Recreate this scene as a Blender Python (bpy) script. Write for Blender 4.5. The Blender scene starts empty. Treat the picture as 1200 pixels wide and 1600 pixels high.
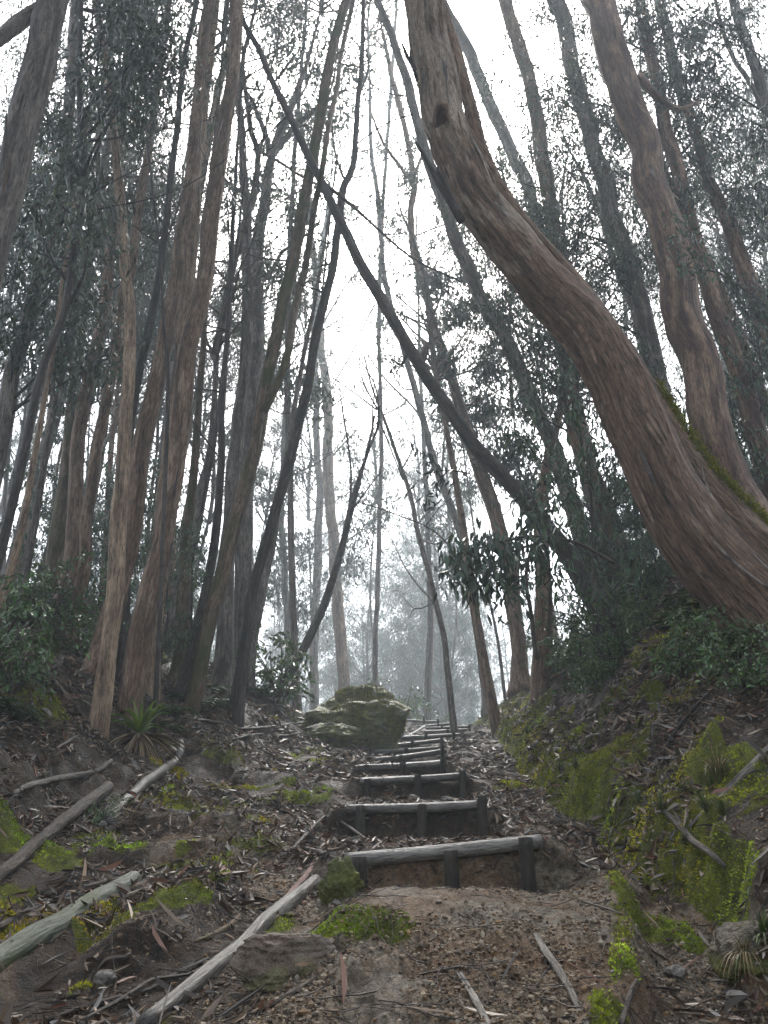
import bpy, math, numpy as np
from mathutils import Vector
rng = np.random.default_rng(7)
sc = bpy.context.scene
C = sc.collection
R = math.radians
# ------------------------------------------------------------------ camera
PITCH = R(24.0)
FPX = 1155.6                     # focal length in photo pixels (1200 x 1600)
cam_d = bpy.data.cameras.new("camera"); cam = bpy.data.objects.new("camera", cam_d); C.objects.link(cam)
cam_d.sensor_fit = 'VERTICAL'; cam_d.sensor_height = 36.0; cam_d.sensor_width = 27.0; cam_d.lens = 26.0
cam_d.clip_start = 0.05; cam_d.clip_end = 2000
cam.location = (0, 0, 0); cam.rotation_euler = (R(90) + PITCH, 0, 0)
sc.camera = cam
# ------------------------------------------------------------------ light
SUN_EL = R(52)
w = bpy.data.worlds.new("World"); sc.world = w; w.use_nodes = True
nt = w.node_tree; nt.nodes.clear()
sky = nt.nodes.new('ShaderNodeTexSky'); sky.sky_type = 'NISHITA'; sky.sun_disc = False
sky.sun_elevation = SUN_EL; sky.sun_rotation = 0.0; sky.air_density = 1.2; sky.dust_density = 4.0
hs = nt.nodes.new('ShaderNodeHueSaturation'); hs.inputs['Saturation'].default_value = 0.40
bg = nt.nodes.new('ShaderNodeBackground'); bg.inputs['Strength'].default_value = 0.09
wo = nt.nodes.new('ShaderNodeOutputWorld')
nt.links.new(sky.outputs[0], hs.inputs['Color']); nt.links.new(hs.outputs[0], bg.inputs[0]); nt.links.new(bg.outputs[0], wo.inputs[0])
sun_d = bpy.data.lights.new("sun", 'SUN'); sun_d.energy = 1.5; sun_d.angle = R(12); sun_d.color = (1, 0.97, 0.93)
sun = bpy.data.objects.new("sun", sun_d); C.objects.link(sun); sun.rotation_euler = (-(R(90) - SUN_EL), 0, 0); sun.location = (0, 40, 60)
sc.view_settings.view_transform = 'Standard'; sc.view_settings.look = 'None'
sc.view_settings.exposure = 2.75; sc.view_settings.gamma = 1.0
cy = sc.cycles
cy.volume_bounces = 3; cy.max_bounces = 6; cy.diffuse_bounces = 3; cy.glossy_bounces = 2; cy.transmission_bounces = 3; cy.transparent_max_bounces = 4
cy.use_denoising = True; cy.caustics_reflective = False; cy.caustics_refractive = False
HAZE_DENSITY = 0.0046
# ------------------------------------------------------------------ noise and helpers
def _hash(ix, iy, iz, s):
    h = (ix.astype(np.int64) * 374761393 + iy.astype(np.int64) * 668265263 + iz.astype(np.int64) * 2147483647 + s * 974634777) & 0xffffffff
    h = ((h ^ (h >> 13)) * 1274126177) & 0xffffffff
    h = ((h ^ (h >> 16)) * 2246822519) & 0xffffffff
    return ((h ^ (h >> 15)) & 0xffffff) / float(0xffffff) * 2 - 1
def noise3(x, y, z, s=0):
    x, y, z = np.broadcast_arrays(np.asarray(x, float), np.asarray(y, float), np.asarray(z, float))
    ix, iy, iz = np.floor(x), np.floor(y), np.floor(z)
    fx, fy, fz = x - ix, y - iy, z - iz
    ux, uy, uz = [f * f * f * (f * (f * 6 - 15) + 10) for f in (fx, fy, fz)]
    out = 0
    for a in (0, 1):
        for b in (0, 1):
            for c in (0, 1):
                wgt = (ux if a else 1 - ux) * (uy if b else 1 - uy) * (uz if c else 1 - uz)
                out = out + wgt * _hash(ix + a, iy + b, iz + c, s)
    return out
def noise2(x, y, s=0):
    x, y = np.broadcast_arrays(np.asarray(x, float), np.asarray(y, float))
    ix, iy = np.floor(x), np.floor(y); fx, fy = x - ix, y - iy
    ux, uy = [f * f * f * (f * (f * 6 - 15) + 10) for f in (fx, fy)]
    z0 = np.zeros_like(ix)
    h = lambda a, b: _hash(ix + a, iy + b, z0, s)
    return (h(0, 0) * (1 - ux) + h(1, 0) * ux) * (1 - uy) + (h(0, 1) * (1 - ux) + h(1, 1) * ux) * uy
def fbm(x, y, s=0, o=4, g=0.5):
    t = 0; a = 1.0; f = 1.0; n = 0
    for i in range(o):
        t = t + a * noise2(x * f + 17.3 * i, y * f - 9.1 * i, s + i); n += a; a *= g; f *= 2.03
    return t / n
def sst(a, b, x):
    t = np.clip((x - a) / (b - a), 0, 1); return t * t * (3 - 2 * t)
def ray(px, py):
    u = (px - 600) / FPX; v = (800 - py) / FPX
    c, s = math.cos(PITCH), math.sin(PITCH)
    return np.array([u, c - v * s, s + v * c])
def at(px, py, Y):
    d = ray(px, py); return d * (Y / d[1])
def zc(p): return p[1] * math.cos(PITCH) + p[2] * math.sin(PITCH)
# ------------------------------------------------------------------ terrain
# steps: left px, right px, stake columns (px x, px top), distance, riser height
STEPS = [
 ((539,1334),(846,1303),[(562,1336),(706,1326),(822,1306)],5.4,.26),
 ((541,1257),(747,1250),[(563,1257),(658,1255),(752,1242)],7.9,.30),
 ((563,1215),(724,1207),[(575,1216),(654,1210),(723,1202)],10.1,.25),
 ((559,1195),(693,1187),[(572,1194),(628,1190),(692,1184)],12.2,.20),
 ((586,1184),(698,1169),[(627,1179),(692,1163)],14.4,.18),
 ((585,1172),(686,1166),[(580,1169),(634,1167)],16.2,.16),
 ((604,1163),(692,1153),[(597,1161),(645,1157),(690,1150)],18.2,.16),
 ((629,1150),(719,1145),[(665,1145),(708,1143)],20.0,.16),
 ((663,1141),(730,1138),[(700,1139)],21.6,.14),
 ((665,1136),(736,1133),[(690,1134),(733,1132)],23.1,.14),
 ((651,1134),(712,1128),[(685,1129)],24.5,.13),
 ((613,1122),(683,1126),[(662,1120),(684,1123)],26.0,.13)]
S3 = []
for (l, r, st, Y, h) in STEPS:
    a, b = at(l[0], l[1], Y), at(r[0], r[1], Y); S3.append((a, b, (a + b) / 2, Y, h))
_ky = [-8, 0, 3.3, 5.0, 24, 26.5, 29, 34, 60, 150, 400]; _kz = [-2.2, -1.28, -.70, -.33, 3.28, 3.66, 3.78, 3.70, 2.4, -4, -20]
def zpath(Y): return np.interp(Y, _ky, _kz)
XC_Y = [0, 4] + [s[3] for s in S3] + [30, 60]; XC_X = [.3, .4] + [s[2][0] for s in S3] + [.4, 0]
def xcen(Y): return np.interp(Y, XC_Y, XC_X)
_sy = []; _sz = []
for i, (a, b, m, Y, h) in enumerate(S3):
    top = m[2] - .075 + .03
    if i == 0: _sy += [3.3]; _sz += [-.70]
    _sy += [Y - .03, Y + .03]; _sz += [top - h, top - .01]
_sy += [28]; _sz += [3.76]
def zstair(Y): return np.interp(Y, _sy, _sz)
# foot of the right bank, read off along the trail
_bf = []
for p in [(1205,1560),(1140,1470),(1065,1400),(985,1335),(900,1280),(850,1245),(800,1205),(765,1172),(745,1142)]:
    d = ray(*p); t = np.linspace(2, 40, 4000); zz = d[2] * t; yy = d[1] * t
    k = np.argmax(zz < zpath(yy)) if (zz < zpath(yy)).any() else len(t) - 1
    gap = np.abs(zz - zpath(yy)); k = int(np.argmin(gap)); _bf.append((yy[k], d[0] * t[k]))
_bf = sorted(_bf)
BFY = [0] + [b[0] for b in _bf if b[0] < 22] + [24, 30, 60]; BFX = [2.1] + [b[1] for b in _bf if b[0] < 22] + [3.3, 3.0, 6]
def xfoot(Y): return np.interp(Y, BFY, BFX)
def xleft(Y): return np.interp(Y, [0, 5, 10, 12.5, 15, 18, 22, 30, 60], [-2.6, -2.35, -2.25, -1.7, -1.1, -1.0, -1.8, -4, -8])
BUMPS = []   # (x, y, radius x, radius y, height, moss)
def bump_at(px, py, rx, ry, h, moss):
    d = ray(px, py); t = np.linspace(2, 40, 4000); k = int(np.argmin(np.abs(d[2] * t - zpath(d[1] * t) - np.maximum(0, (-d[0] * t + xleft(d[1] * t))) * .6)))
    BUMPS.append((d[0] * t[k], d[1] * t[k], rx, ry, h, moss))
bump_at(468, 1205, .55, .45, .30, 1.0); bump_at(352, 1200, .5, .4, .2, .55); bump_at(528, 1395, .20, .16, .28, 1.0)
bump_at(455, 1256, .55, .18, .14, .75); bump_at(290, 1275, .45, .22, .14, .7); bump_at(395, 1330, .30, .22, .16, .6)
bump_at(560, 1515, .34, .24, .15, 1.0); bump_at(190, 1450, .16, .12, .08, 1.0); bump_at(40, 1290, .35, .25, .22, .9)
bump_at(850, 1368, .38, .20, .16, .1); bump_at(880, 1490, .55, .30, .07, .35); bump_at(700, 1440, .5, .3, .06, .1); bump_at(45, 1090, .5, .5, .35, .9)
LINES = []
for (p0, p1, drop) in (((-60,1548),(207,1385),.10), ((225,1615),(492,1388),.03), ((-40,1405),(165,1252),.05)):
    e = []
    for p in (p0, p1):
        d = ray(*p); t = np.linspace(2, 30, 4000); k = int(np.argmin(np.abs(d[2] * t - zpath(d[1] * t) - np.maximum(0, (-d[0] * t + xleft(d[1] * t))) * .3))); e.append(d * t[k])
    LINES.append((e[0], e[1], drop))
def relief(X, Y):
    """height, moss, clay, rightness"""
    X = np.asarray(X, float); Y = np.asarray(Y, float)
    z = zpath(Y) + 0 * X
    n1 = fbm(X * .9, Y * .9, 3, 4); n2 = fbm(X * 3.1, Y * 3.1, 11, 4); n3 = fbm(X * 13, Y * 13, 23, 3)
    near = sst(14, 6, Y)
    xc = xcen(Y); dx = np.abs(X - xc)
    corr = sst(1.0, .72, dx) * sst(27, 25.5, Y) * sst(3.2, 5.0, Y)
    # right bank
    t = X - xfoot(Y) + .16 * noise2(Y * 1.7, X * .8, 31) + .07 * noise2(Y * 5.5, X * 2, 32)
    bank = .40 * sst(-.02, .26, t) * sst(30, 20, Y)
    ts = np.maximum(t - .15, 0)
    face = np.interp(ts, [0, .6, 2.4, 4, 8, 20, 60], [0, .42, 2.15, 3.1, 4.4, 7.0, 10])
    face = face * np.interp(Y, [0, 6, 10, 20, 30, 60], [.85, .95, 1.05, .9, .8, .6])
    bank = bank + face * (1 + .10 * n1)
    # hummocky face
    bank = bank + sst(.1, .8, t) * (.22 * n1 + .10 * n2)
    # left slope
    tl = np.maximum(xleft(Y) - X + .3 * n1, 0)
    left = np.interp(tl, [0, .6, 2, 5, 10, 40], [0, .22, 1.15, 2.9, 4.2, 8]) * np.interp(Y, [0, 8, 18, 24, 40], [.8, 1, 1, .7, .4])
    left = left + sst(.1, 1, tl) * (.14 * n1 + .06 * n2)
    z = z + bank + left
    flat = sst(.25, 0, t) * sst(.6, 0, tl)
    rough = .07 * n1 + .035 * n2
    z = z + rough * (1 - corr)
    # eroded steps on the left of the stairs
    terr = fbm(X * .8 + .35 * Y, Y * 1.3 - .3 * X, 41, 3)
    z = z + flat * sst(-.2, -.9, X) * .11 * (sst(-.03, .08, terr) - .5 + sst(.27, .36, terr)) * sst(16, 8, Y)
    # stairs corridor
    z = z * (1 - corr) + (zstair(Y) + .012 * n2 + .02 * n1) * corr
    # clay hump in front of the first step and the gully beside it
    xe = np.interp(Y, [2.5, 3.4, 4.7, 5.3], [.75, .93, 1.38, 1.6]) + .06 * noise2(Y * 4, 0 * X, 51)
    hump = sst(.10, -.06, X - xe) * sst(-1.0, -.35, X) * sst(5.25, 4.9, Y)
    z = z + .11 * hump + .05 * hump * fbm(X * 2.2, Y * 2.2, 61, 3)
    gully = sst(-.02, .12, X - xe) * sst(.1, -.1, t) * sst(7, 5, Y)
    z = z - .08 * gully
    z = z + (.030 * n3 + .045 * fbm(X * 6, Y * 6, 71, 4) * (.6 + .6 * hump) + .012 * fbm(X * 34, Y * 34, 72, 2)) * near * (1 - .6 * corr)
    moss_n = fbm(X * 1.3, Y * 1.3, 81, 4)
    moss = sst(.05, .25, moss_n + .48 * sst(.75, .1, np.abs(t - .24)) + .26 * sst(2.8, 1.0, t) * sst(6, 9, Y) - .10 + .22 * sst(8, 5, Y) * sst(1.0, .5, t)) * sst(-.06, .04, t)
    moss = np.maximum(moss, .8 * sst(.30, .45, moss_n) * (1 - corr))
    moss = np.maximum(moss, sst(.22, .34, fbm(X * 2.5, Y * 2.5, 85, 3)) * flat * sst(-.5, -1.2, X) * .8)
    moss = np.maximum(moss, hump * sst(.18, .02, np.abs(X - xe + .02)) * sst(-.1, .2, fbm(X * 5, Y * 5, 86, 3)))
    for (bx, by, rx, ry, h, mo) in BUMPS:
        g = np.exp(-(((X - bx) / rx) ** 2 + ((Y - by) / ry) ** 2) * 1.2)
        z = z + h * g * (1 + .5 * n2)
        moss = np.maximum(moss, mo * sst(.25, .55, g + .25 * n2))
    moss = moss * (1 - .9 * corr)
    for (a, b, drop) in LINES:
        ab = b[:2] - a[:2]; L2 = ab.dot(ab); k = np.clip(((X - a[0]) * ab[0] + (Y - a[1]) * ab[1]) / L2, -.05, 1.03); ex = X - a[0] - k * ab[0]; ey = Y - a[1] - k * ab[1]
        dd = np.sqrt(ex * ex + ey * ey); sd = (ex * ab[1] - ey * ab[0]) / math.sqrt(L2); wgt = sst(.55, .10, dd) * .92
        z = z * (1 - wgt) + (a[2] + k * (b[2] - a[2]) - .03 - drop * sst(.02, .16, sd) + .02 * n3) * wgt
    lump = np.abs(noise2(X * 7.5, Y * 7.5, 91)) + .5 * np.abs(noise2(X * 16, Y * 16, 92))
    z = z + moss * near * .06 * (1 - lump)
    clay = np.clip(sst(-.25, .3, fbm(X * .8, Y * .8, 101, 3)) * flat * sst(10, 6, Y) + .8 * hump, 0, 1)
    return z, np.clip(moss, 0, 1), clay, t, tl, corr, hump, gully
def ter(X, Y): return relief(X, Y)[0]
def terp(x, y): return float(ter(np.array([x]), np.array([y]))[0])
def ground(px, py):
    d = ray(px, py); t = np.geomspace(2.2, 90, 2600); P = d[None] * t[:, None]
    z = ter(P[:, 0], P[:, 1]); hit = P[:, 2] < z
    k = int(np.argmax(hit)) if hit.any() else int(np.argmin(np.abs(P[:, 2] - z)))
    return np.array([P[k, 0], P[k, 1], z[k]])
# ------------------------------------------------------------------ mesh builder
class MB:
    def __init__(s): s.V = []; s.F = {3: [], 4: []}; s.A = []; s.Cc = []; s.n = 0
    def add(s, V, quads=None, tris=None, bk=None, col=None):
        V = np.asarray(V, float); s.V.append(V)
        if quads is not None and len(quads): s.F[4].append(np.asarray(quads) + s.n)
        if tris is not None and len(tris): s.F[3].append(np.asarray(tris) + s.n)
        s.A.append(np.zeros((len(V), 3)) if bk is None else bk)
        s.Cc.append(np.ones((len(V), 3)) * .5 if col is None else np.broadcast_to(col, (len(V), 3)))
        s.n += len(V)
    def mesh(s, name, mat, smooth=True, origin=None):
        V = np.concatenate(s.V) if s.V else np.zeros((0, 3))
        if origin is not None: V = V - np.asarray(origin)[None]
        me = bpy.data.meshes.new(name); me.vertices.add(len(V)); me.vertices.foreach_set('co', V.astype(np.float32).ravel())
        idx = []; ls = []; p = 0
        for k in (3, 4):
            if s.F[k]:
                f = np.concatenate(s.F[k]); idx.append(f.ravel()); ls.append(p + np.arange(len(f)) * k); p += f.size
        idx = np.concatenate(idx).astype(np.int32); ls = np.concatenate(ls).astype(np.int32)
        me.loops.add(len(idx)); me.loops.foreach_set('vertex_index', idx)
        me.polygons.add(len(ls)); me.polygons.foreach_set('loop_start', ls)
        a = me.attributes.new('bk', 'FLOAT_VECTOR', 'POINT'); a.data.foreach_set('vector', np.concatenate(s.A).astype(np.float32).ravel())
        c = me.attributes.new('col', 'FLOAT_COLOR', 'POINT'); cc = np.concatenate(s.Cc)
        c.data.foreach_set('color', np.concatenate([cc, np.ones((len(cc), 1))], 1).astype(np.float32).ravel())
        me.update(calc_edges=True)
        if smooth: me.shade_smooth()
        else: me.shade_flat()
        me.materials.append(mat)
        return me
    def obj(s, name, mat, parent=None, smooth=True, origin=None):
        o = bpy.data.objects.new(name, s.mesh(name, mat, smooth, origin)); C.objects.link(o)
        if parent is not None: o.parent = parent
        elif origin is not None: o.location = origin
        return o
def link(name, me, parent=None, loc=(0, 0, 0), rot=(0, 0, 0), scale=(1, 1, 1)):
    o = bpy.data.objects.new(name, me); C.objects.link(o); o.parent = parent
    o.location = loc; o.rotation_euler = rot; o.scale = scale; return o
def tag(o, label, cat, group=None):
    o['label'] = label; o['category'] = cat
    if group: o['group'] = group
    return o
def thing(name, label, cat, loc, rotz=0, group=None, scale=1):
    o = bpy.data.objects.new(name, None); C.objects.link(o); o.empty_display_size = .1
    o.location = loc; o.rotation_euler = (0, 0, rotz); o.scale = (scale,) * 3
    return tag(o, label, cat, group)
def kind(o, k): o['kind'] = k; return o
def spline(P, W, step):
    P = np.asarray(P, float); W = np.asarray(W, float)
    if len(P) == 2: P = np.array([P[0], P[0] * .5 + P[1] * .5, P[1]]); W = np.array([W[0], W.mean(), W[1]])
    E = np.concatenate([[2 * P[0] - P[1]], P, [2 * P[-1] - P[-2]]]); WE = np.concatenate([[W[0]], W, [W[-1]]])
    out = []; ow = []
    for i in range(1, len(E) - 2):
        L = np.linalg.norm(E[i + 1] - E[i]); n = max(1, int(math.ceil(L / step)))
        t = (np.arange(n) / n)[:, None]; a, b, c, d = E[i - 1], E[i], E[i + 1], E[i + 2]
        out.append(.5 * (2 * b + (c - a) * t + (2 * a - 5 * b + 4 * c - d) * t ** 2 + (3 * b - a - 3 * c + d) * t ** 3))
        ow.append(WE[i] * (1 - t[:, 0]) + WE[i + 1] * t[:, 0])
    out.append(P[-1:]); ow.append(W[-1:])
    return np.concatenate(out), np.concatenate(ow)
def tube(mb, P, rad, n=8, nz=0.0, nf=3.0, seed=0, cap=True, off=0.0, col=None, flute=0.0):
    P = np.asarray(P, float); rad = np.asarray(rad, float); m = len(P)
    T = np.gradient(P, axis=0); T /= np.linalg.norm(T, axis=1)[:, None] + 1e-9
    ref = np.array([1, 0, 0.]) if abs(T[0][0]) < .8 else np.array([0, 1, 0.])
    N = np.zeros_like(P); N[0] = ref - T[0] * ref.dot(T[0]); N[0] /= np.linalg.norm(N[0])
    for i in range(1, m):
        v = N[i - 1] - T[i] * N[i - 1].dot(T[i]); N[i] = v / (np.linalg.norm(v) + 1e-9)
    B = np.cross(T, N); L = np.concatenate([[0], np.cumsum(np.linalg.norm(np.diff(P, axis=0), axis=1))]) + off
    th = np.arange(n) / n * 2 * np.pi; ct, st = np.cos(th), np.sin(th)
    rr = np.broadcast_to(rad[:, None], (m, n)).copy()
    if nz:
        LL = np.broadcast_to(L[:, None], (m, n)); s0 = seed * 7.7
        q = noise3(ct[None] * 1.3 + s0, st[None] * 1.3, LL * nf * .35, seed) * .6 + noise3(ct[None] * 4 + s0, st[None] * 4, LL * nf * .6, seed + 1) * .35
        q = q + flute * noise3(ct[None] * 9 + s0, st[None] * 9, LL * nf * .25, seed + 2)
        rr = rr * (1 + nz * q)
    V = P[:, None] + rr[..., None] * (ct[None, :, None] * N[:, None] + st[None, :, None] * B[:, None])
    bk = np.stack([np.broadcast_to(rad[:, None] * ct[None], (m, n)), np.broadcast_to(rad[:, None] * st[None], (m, n)), np.broadcast_to(L[:, None], (m, n))], -1).copy()
    bk[..., :2] += seed * .37
    i = np.arange(m - 1)[:, None] * n; j = np.arange(n)[None]; j2 = (j + 1) % n
    Q = np.stack([i + j, i + j2, i + n + j2, i + n + j], -1).reshape(-1, 4)
    V = V.reshape(-1, 3); bk = bk.reshape(-1, 3); tr = None
    if cap:
        V = np.concatenate([V, P[:1] - T[:1] * rad[0] * .12, P[-1:] + T[-1:] * rad[-1] * .12]); bk = np.concatenate([bk, bk[:1], bk[-1:]])
        a = np.arange(n); b = (a + 1) % n
        tr = np.concatenate([np.stack([np.full(n, m * n), b, a], 1), np.stack([np.full(n, m * n + 1), (m - 1) * n + a, (m - 1) * n + b], 1)])
    mb.add(V, Q, tr, bk, col)
def unit(v): return v / (np.linalg.norm(v, axis=-1, keepdims=True) + 1e-9)
def leaf_geo(mb, base, d, length, width, col, curl=.2, fold=.25, seed=1):
    """lanceolate leaves, two folded quads each"""
    g = np.random.default_rng(seed); n = len(base); d = unit(d)
    r = unit(np.cross(d, g.normal(size=(n, 3)))); nn = np.cross(r, d)
    L = np.broadcast_to(length, (n,))[:, None]; W = np.broadcast_to(width, (n,))[:, None]
    cu = (curl * g.uniform(-1, 1, (n, 1))) * L
    b0 = base; tip = base + d * L + nn * cu
    m1 = base + d * L * .33 + nn * cu * -.15; m2 = base + d * L * .68 + nn * cu * .25
    fo = W * fold
    V = np.stack([b0, m1 - r * W * .5 + nn * fo, m2 - r * W * .38 + nn * fo, tip, m2 + r * W * .38 + nn * fo, m1 + r * W * .5 + nn * fo], 1)
    k = np.arange(n)[:, None] * 6
    Q = np.concatenate([k + np.array([[0, 3, 2, 1]]), k + np.array([[0, 5, 4, 3]])])
    mb.add(V.reshape(-1, 3), Q, None, None, np.repeat(col, 6, 0))
def leaf_flat(mb, base, d, length, width, col, seed=1):
    g = np.random.default_rng(seed); n = len(base); d = unit(d); r = unit(np.cross(d, g.normal(size=(n, 3))))
    L = np.broadcast_to(length, (n,))[:, None]; W = np.broadcast_to(width, (n,))[:, None]
    V = np.stack([base, base + d * L * .42 - r * W * .5, base + d * L, base + d * L * .42 + r * W * .5], 1)
    k = np.arange(n)[:, None] * 4
    mb.add(V.reshape(-1, 3), k + np.arange(4)[None], None, None, np.repeat(col, 4, 0))
# ------------------------------------------------------------------ materials
def newmat(name):
    m = bpy.data.materials.new(name); m.use_nodes = True; t = m.node_tree
    b = t.nodes['Principled BSDF']; return m, t, b
def nd(t, typ, **kw):
    n = t.nodes.new(typ)
    for k, v in kw.items():
        if k in n.inputs.keys(): n.inputs[k].default_value = v
        else: setattr(n, k, v)
    return n
def ramp(t, stops):
    r = t.nodes.new('ShaderNodeValToRGB'); e = r.color_ramp.elements
    while len(e) > 1: e.remove(e[-1])
    e[0].position = stops[0][0]; e[0].color = (*stops[0][1], 1)
    for p, c in stops[1:]:
        x = e.new(p); x.color = (*c, 1)
    return r
def mixc(t, f, a, b):
    m = t.nodes.new('ShaderNodeMix'); m.data_type = 'RGBA'
    for s, v in ((m.inputs[0], f), (m.inputs[6], a), (m.inputs[7], b)):
        if hasattr(v, 'is_output'): t.links.new(v, s)
        elif isinstance(v, tuple): s.default_value = (*v, 1)
        else: s.default_value = v
    return m.outputs[2]
def mathn(t, op, a, b=0.0):
    m = t.nodes.new('ShaderNodeMath'); m.operation = op
    for s, v in ((m.inputs[0], a), (m.inputs[1], b)):
        if hasattr(v, 'is_output'): t.links.new(v, s)
        else: s.default_value = v
    return m.outputs[0]
def bark_mat(name, dark, mid, pale, patch=.45, moss=0.0, rough=.75, fib=1.0, bump=.9, smooth_above=None):
    m, t, b = newmat(name)
    a = nd(t, 'ShaderNodeAttribute', attribute_name='bk')
    def sn(scale, sc3, det=5.0):
        mp = nd(t, 'ShaderNodeMapping'); mp.inputs['Scale'].default_value = sc3
        t.links.new(a.outputs['Vector'], mp.inputs['Vector'])
        n = nd(t, 'ShaderNodeTexNoise', Scale=scale, Detail=det, Roughness=.62); t.links.new(mp.outputs[0], n.inputs['Vector']); return n.outputs['Fac']
    f1 = sn(38 * fib, (1, 1, .10)); f2 = sn(4.5, (1, 1, .28), 3); f3 = sn(85 * fib, (1, 1, .09), 4); f4 = sn(2.0, (1, 1, .5), 4); f5 = sn(30 * fib, (1, 1, .35), 5); f6 = sn(9, (1, 1, .06), 3)
    c1 = ramp(t, [(.30, dark), (.50, mid), (.70, tuple(min(1, x * 1.45) for x in mid))]); t.links.new(f1, c1.inputs[0])
    if smooth_above is None: f2v = f2
    else:
        sx = nd(t, 'ShaderNodeSeparateXYZ'); t.links.new(a.outputs['Vector'], sx.inputs[0]); mr_ = nd(t, 'ShaderNodeMapRange'); t.links.new(sx.outputs[2], mr_.inputs['Value'])
        mr_.inputs['From Min'].default_value = smooth_above[0]; mr_.inputs['From Max'].default_value = smooth_above[1]; mr_.inputs['To Min'].default_value = -.06; mr_.inputs['To Max'].default_value = .17
        f2v = mathn(t, 'ADD', f2, mr_.outputs[0])
    pr = ramp(t, [(patch, (0, 0, 0)), (patch + .10, (1, 1, 1))]); t.links.new(f2v, pr.inputs[0])
    pv = ramp(t, [(.35, tuple(x * .72 for x in pale)), (.65, tuple(min(1, x * 1.12) for x in pale))]); t.links.new(f1, pv.inputs[0])
    c2 = mixc(t, mathn(t, 'MULTIPLY', pr.outputs[0], .85), c1.outputs[0], pv.outputs[0])
    gr = ramp(t, [(.36, (.30, .30, .30)), (.47, (.95, .95, .95)), (.7, (1.25, 1.25, 1.25))]); t.links.new(f3, gr.inputs[0])
    g5 = ramp(t, [(.36, (.45, .45, .45)), (.50, (1, 1, 1))]); t.links.new(f5, g5.inputs[0])
    mu = t.nodes.new('ShaderNodeMix'); mu.data_type = 'RGBA'; mu.blend_type = 'MULTIPLY'; mu.inputs[0].default_value = .85
    t.links.new(c2, mu.inputs[6]); t.links.new(gr.outputs[0], mu.inputs[7])
    mu2 = t.nodes.new('ShaderNodeMix'); mu2.data_type = 'RGBA'; mu2.blend_type = 'MULTIPLY'; mu2.inputs[0].default_value = .7
    t.links.new(mu.outputs[2], mu2.inputs[6]); t.links.new(g5.outputs[0], mu2.inputs[7])
    g6 = ramp(t, [(.36, (.40, .38, .37)), (.52, (1, 1, 1)), (.68, (1.3, 1.3, 1.3))]); t.links.new(f6, g6.inputs[0])
    mu3 = t.nodes.new('ShaderNodeMix'); mu3.data_type = 'RGBA'; mu3.blend_type = 'MULTIPLY'; mu3.inputs[0].default_value = .75
    t.links.new(mu2.outputs[2], mu3.inputs[6]); t.links.new(g6.outputs[0], mu3.inputs[7]); col = mu3.outputs[2]
    if moss:
        mr = ramp(t, [(.62 - moss * .3, (0, 0, 0)), (.72 - moss * .25, (1, 1, 1))]); t.links.new(f4, mr.inputs[0])
        col = mixc(t, mathn(t, 'MULTIPLY', mr.outputs[0], .8), col, (.055, .068, .018))
    t.links.new(col, b.inputs['Base Color']); b.inputs['Roughness'].default_value = rough
    b.inputs['Specular IOR Level'].default_value = .35
    bp = nd(t, 'ShaderNodeBump', Strength=bump, Distance=.03)
    h = mathn(t, 'ADD', mathn(t, 'ADD', f1, f5), mathn(t, 'MULTIPLY', f3, .6))
    t.links.new(h, bp.inputs['Height']); t.links.new(bp.outputs[0], b.inputs['Normal'])
    return m
def leaf_mat(name, rough=.5, spec=.5, trans=.0):
    m, t, b = newmat(name)
    a = nd(t, 'ShaderNodeAttribute', attribute_name='col'); t.links.new(a.outputs['Color'], b.inputs['Base Color'])
    b.inputs['Roughness'].default_value = rough; b.inputs['Specular IOR Level'].default_value = spec
    if trans:
        tr = nd(t, 'ShaderNodeBsdfTranslucent'); t.links.new(a.outputs['Color'], tr.inputs['Color'])
        mx = nd(t, 'ShaderNodeMixShader'); mx.inputs[0].default_value = trans
        out = t.nodes['Material Output']; t.links.new(b.outputs[0], mx.inputs[1]); t.links.new(tr.outputs[0], mx.inputs[2]); t.links.new(mx.outputs[0], out.inputs['Surface'])
    return m
M_BROWN = bark_mat('bark_brown', (0.0510, 0.0306, 0.0204), (0.2125, 0.1360, 0.0918), (0.3740, 0.2635, 0.1870), .50)
M_BIG = bark_mat('bark_shedding', (0.0480, 0.0288, 0.0192), (0.1920, 0.1216, 0.0832), (0.4480, 0.3520, 0.2720), .56, smooth_above=(4.5, 9.0))
M_TAN = bark_mat('bark_tan', (0.0720, 0.0480, 0.0320), (0.2640, 0.1792, 0.1216), (0.4800, 0.3440, 0.2320), .42, rough=.7)
M_DARK = bark_mat('bark_dark', (0.0210, 0.0165, 0.0150), (0.0675, 0.0540, 0.0465), (0.1200, 0.0990, 0.0870), .52, rough=.7)
M_GREY = bark_mat('bark_grey', (0.0525, 0.0438, 0.0385), (0.1488, 0.1225, 0.1050), (0.2975, 0.2537, 0.2188), .47)
M_MOSSY = bark_mat('bark_mossy', (0.0416, 0.0304, 0.0192), (0.1680, 0.1184, 0.0800), (0.2720, 0.2080, 0.1440), .5, moss=.5)
M_RED = bark_mat('bark_red', (0.0465, 0.0248, 0.0186), (0.1783, 0.1054, 0.0775), (0.4030, 0.2712, 0.1783), .50)
M_LOG = bark_mat('weathered_wood', (0.0473, 0.0405, 0.0351), (0.1350, 0.1215, 0.1053), (0.2160, 0.1998, 0.1755), .48, rough=.36, fib=1.6, bump=.35)
M_GLOG = bark_mat('green_weathered_wood', (0.0350, 0.0392, 0.0280), (0.1050, 0.1148, 0.0868), (0.1680, 0.1750, 0.1400), .48, moss=.25, rough=.5, fib=1.4, bump=.4)
M_STAKE = bark_mat('dark_stake_wood', (0.0112, 0.0098, 0.0070), (0.0336, 0.0266, 0.0196), (0.0560, 0.0462, 0.0350), .5, rough=.7, fib=1.4, bump=.35)
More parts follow.
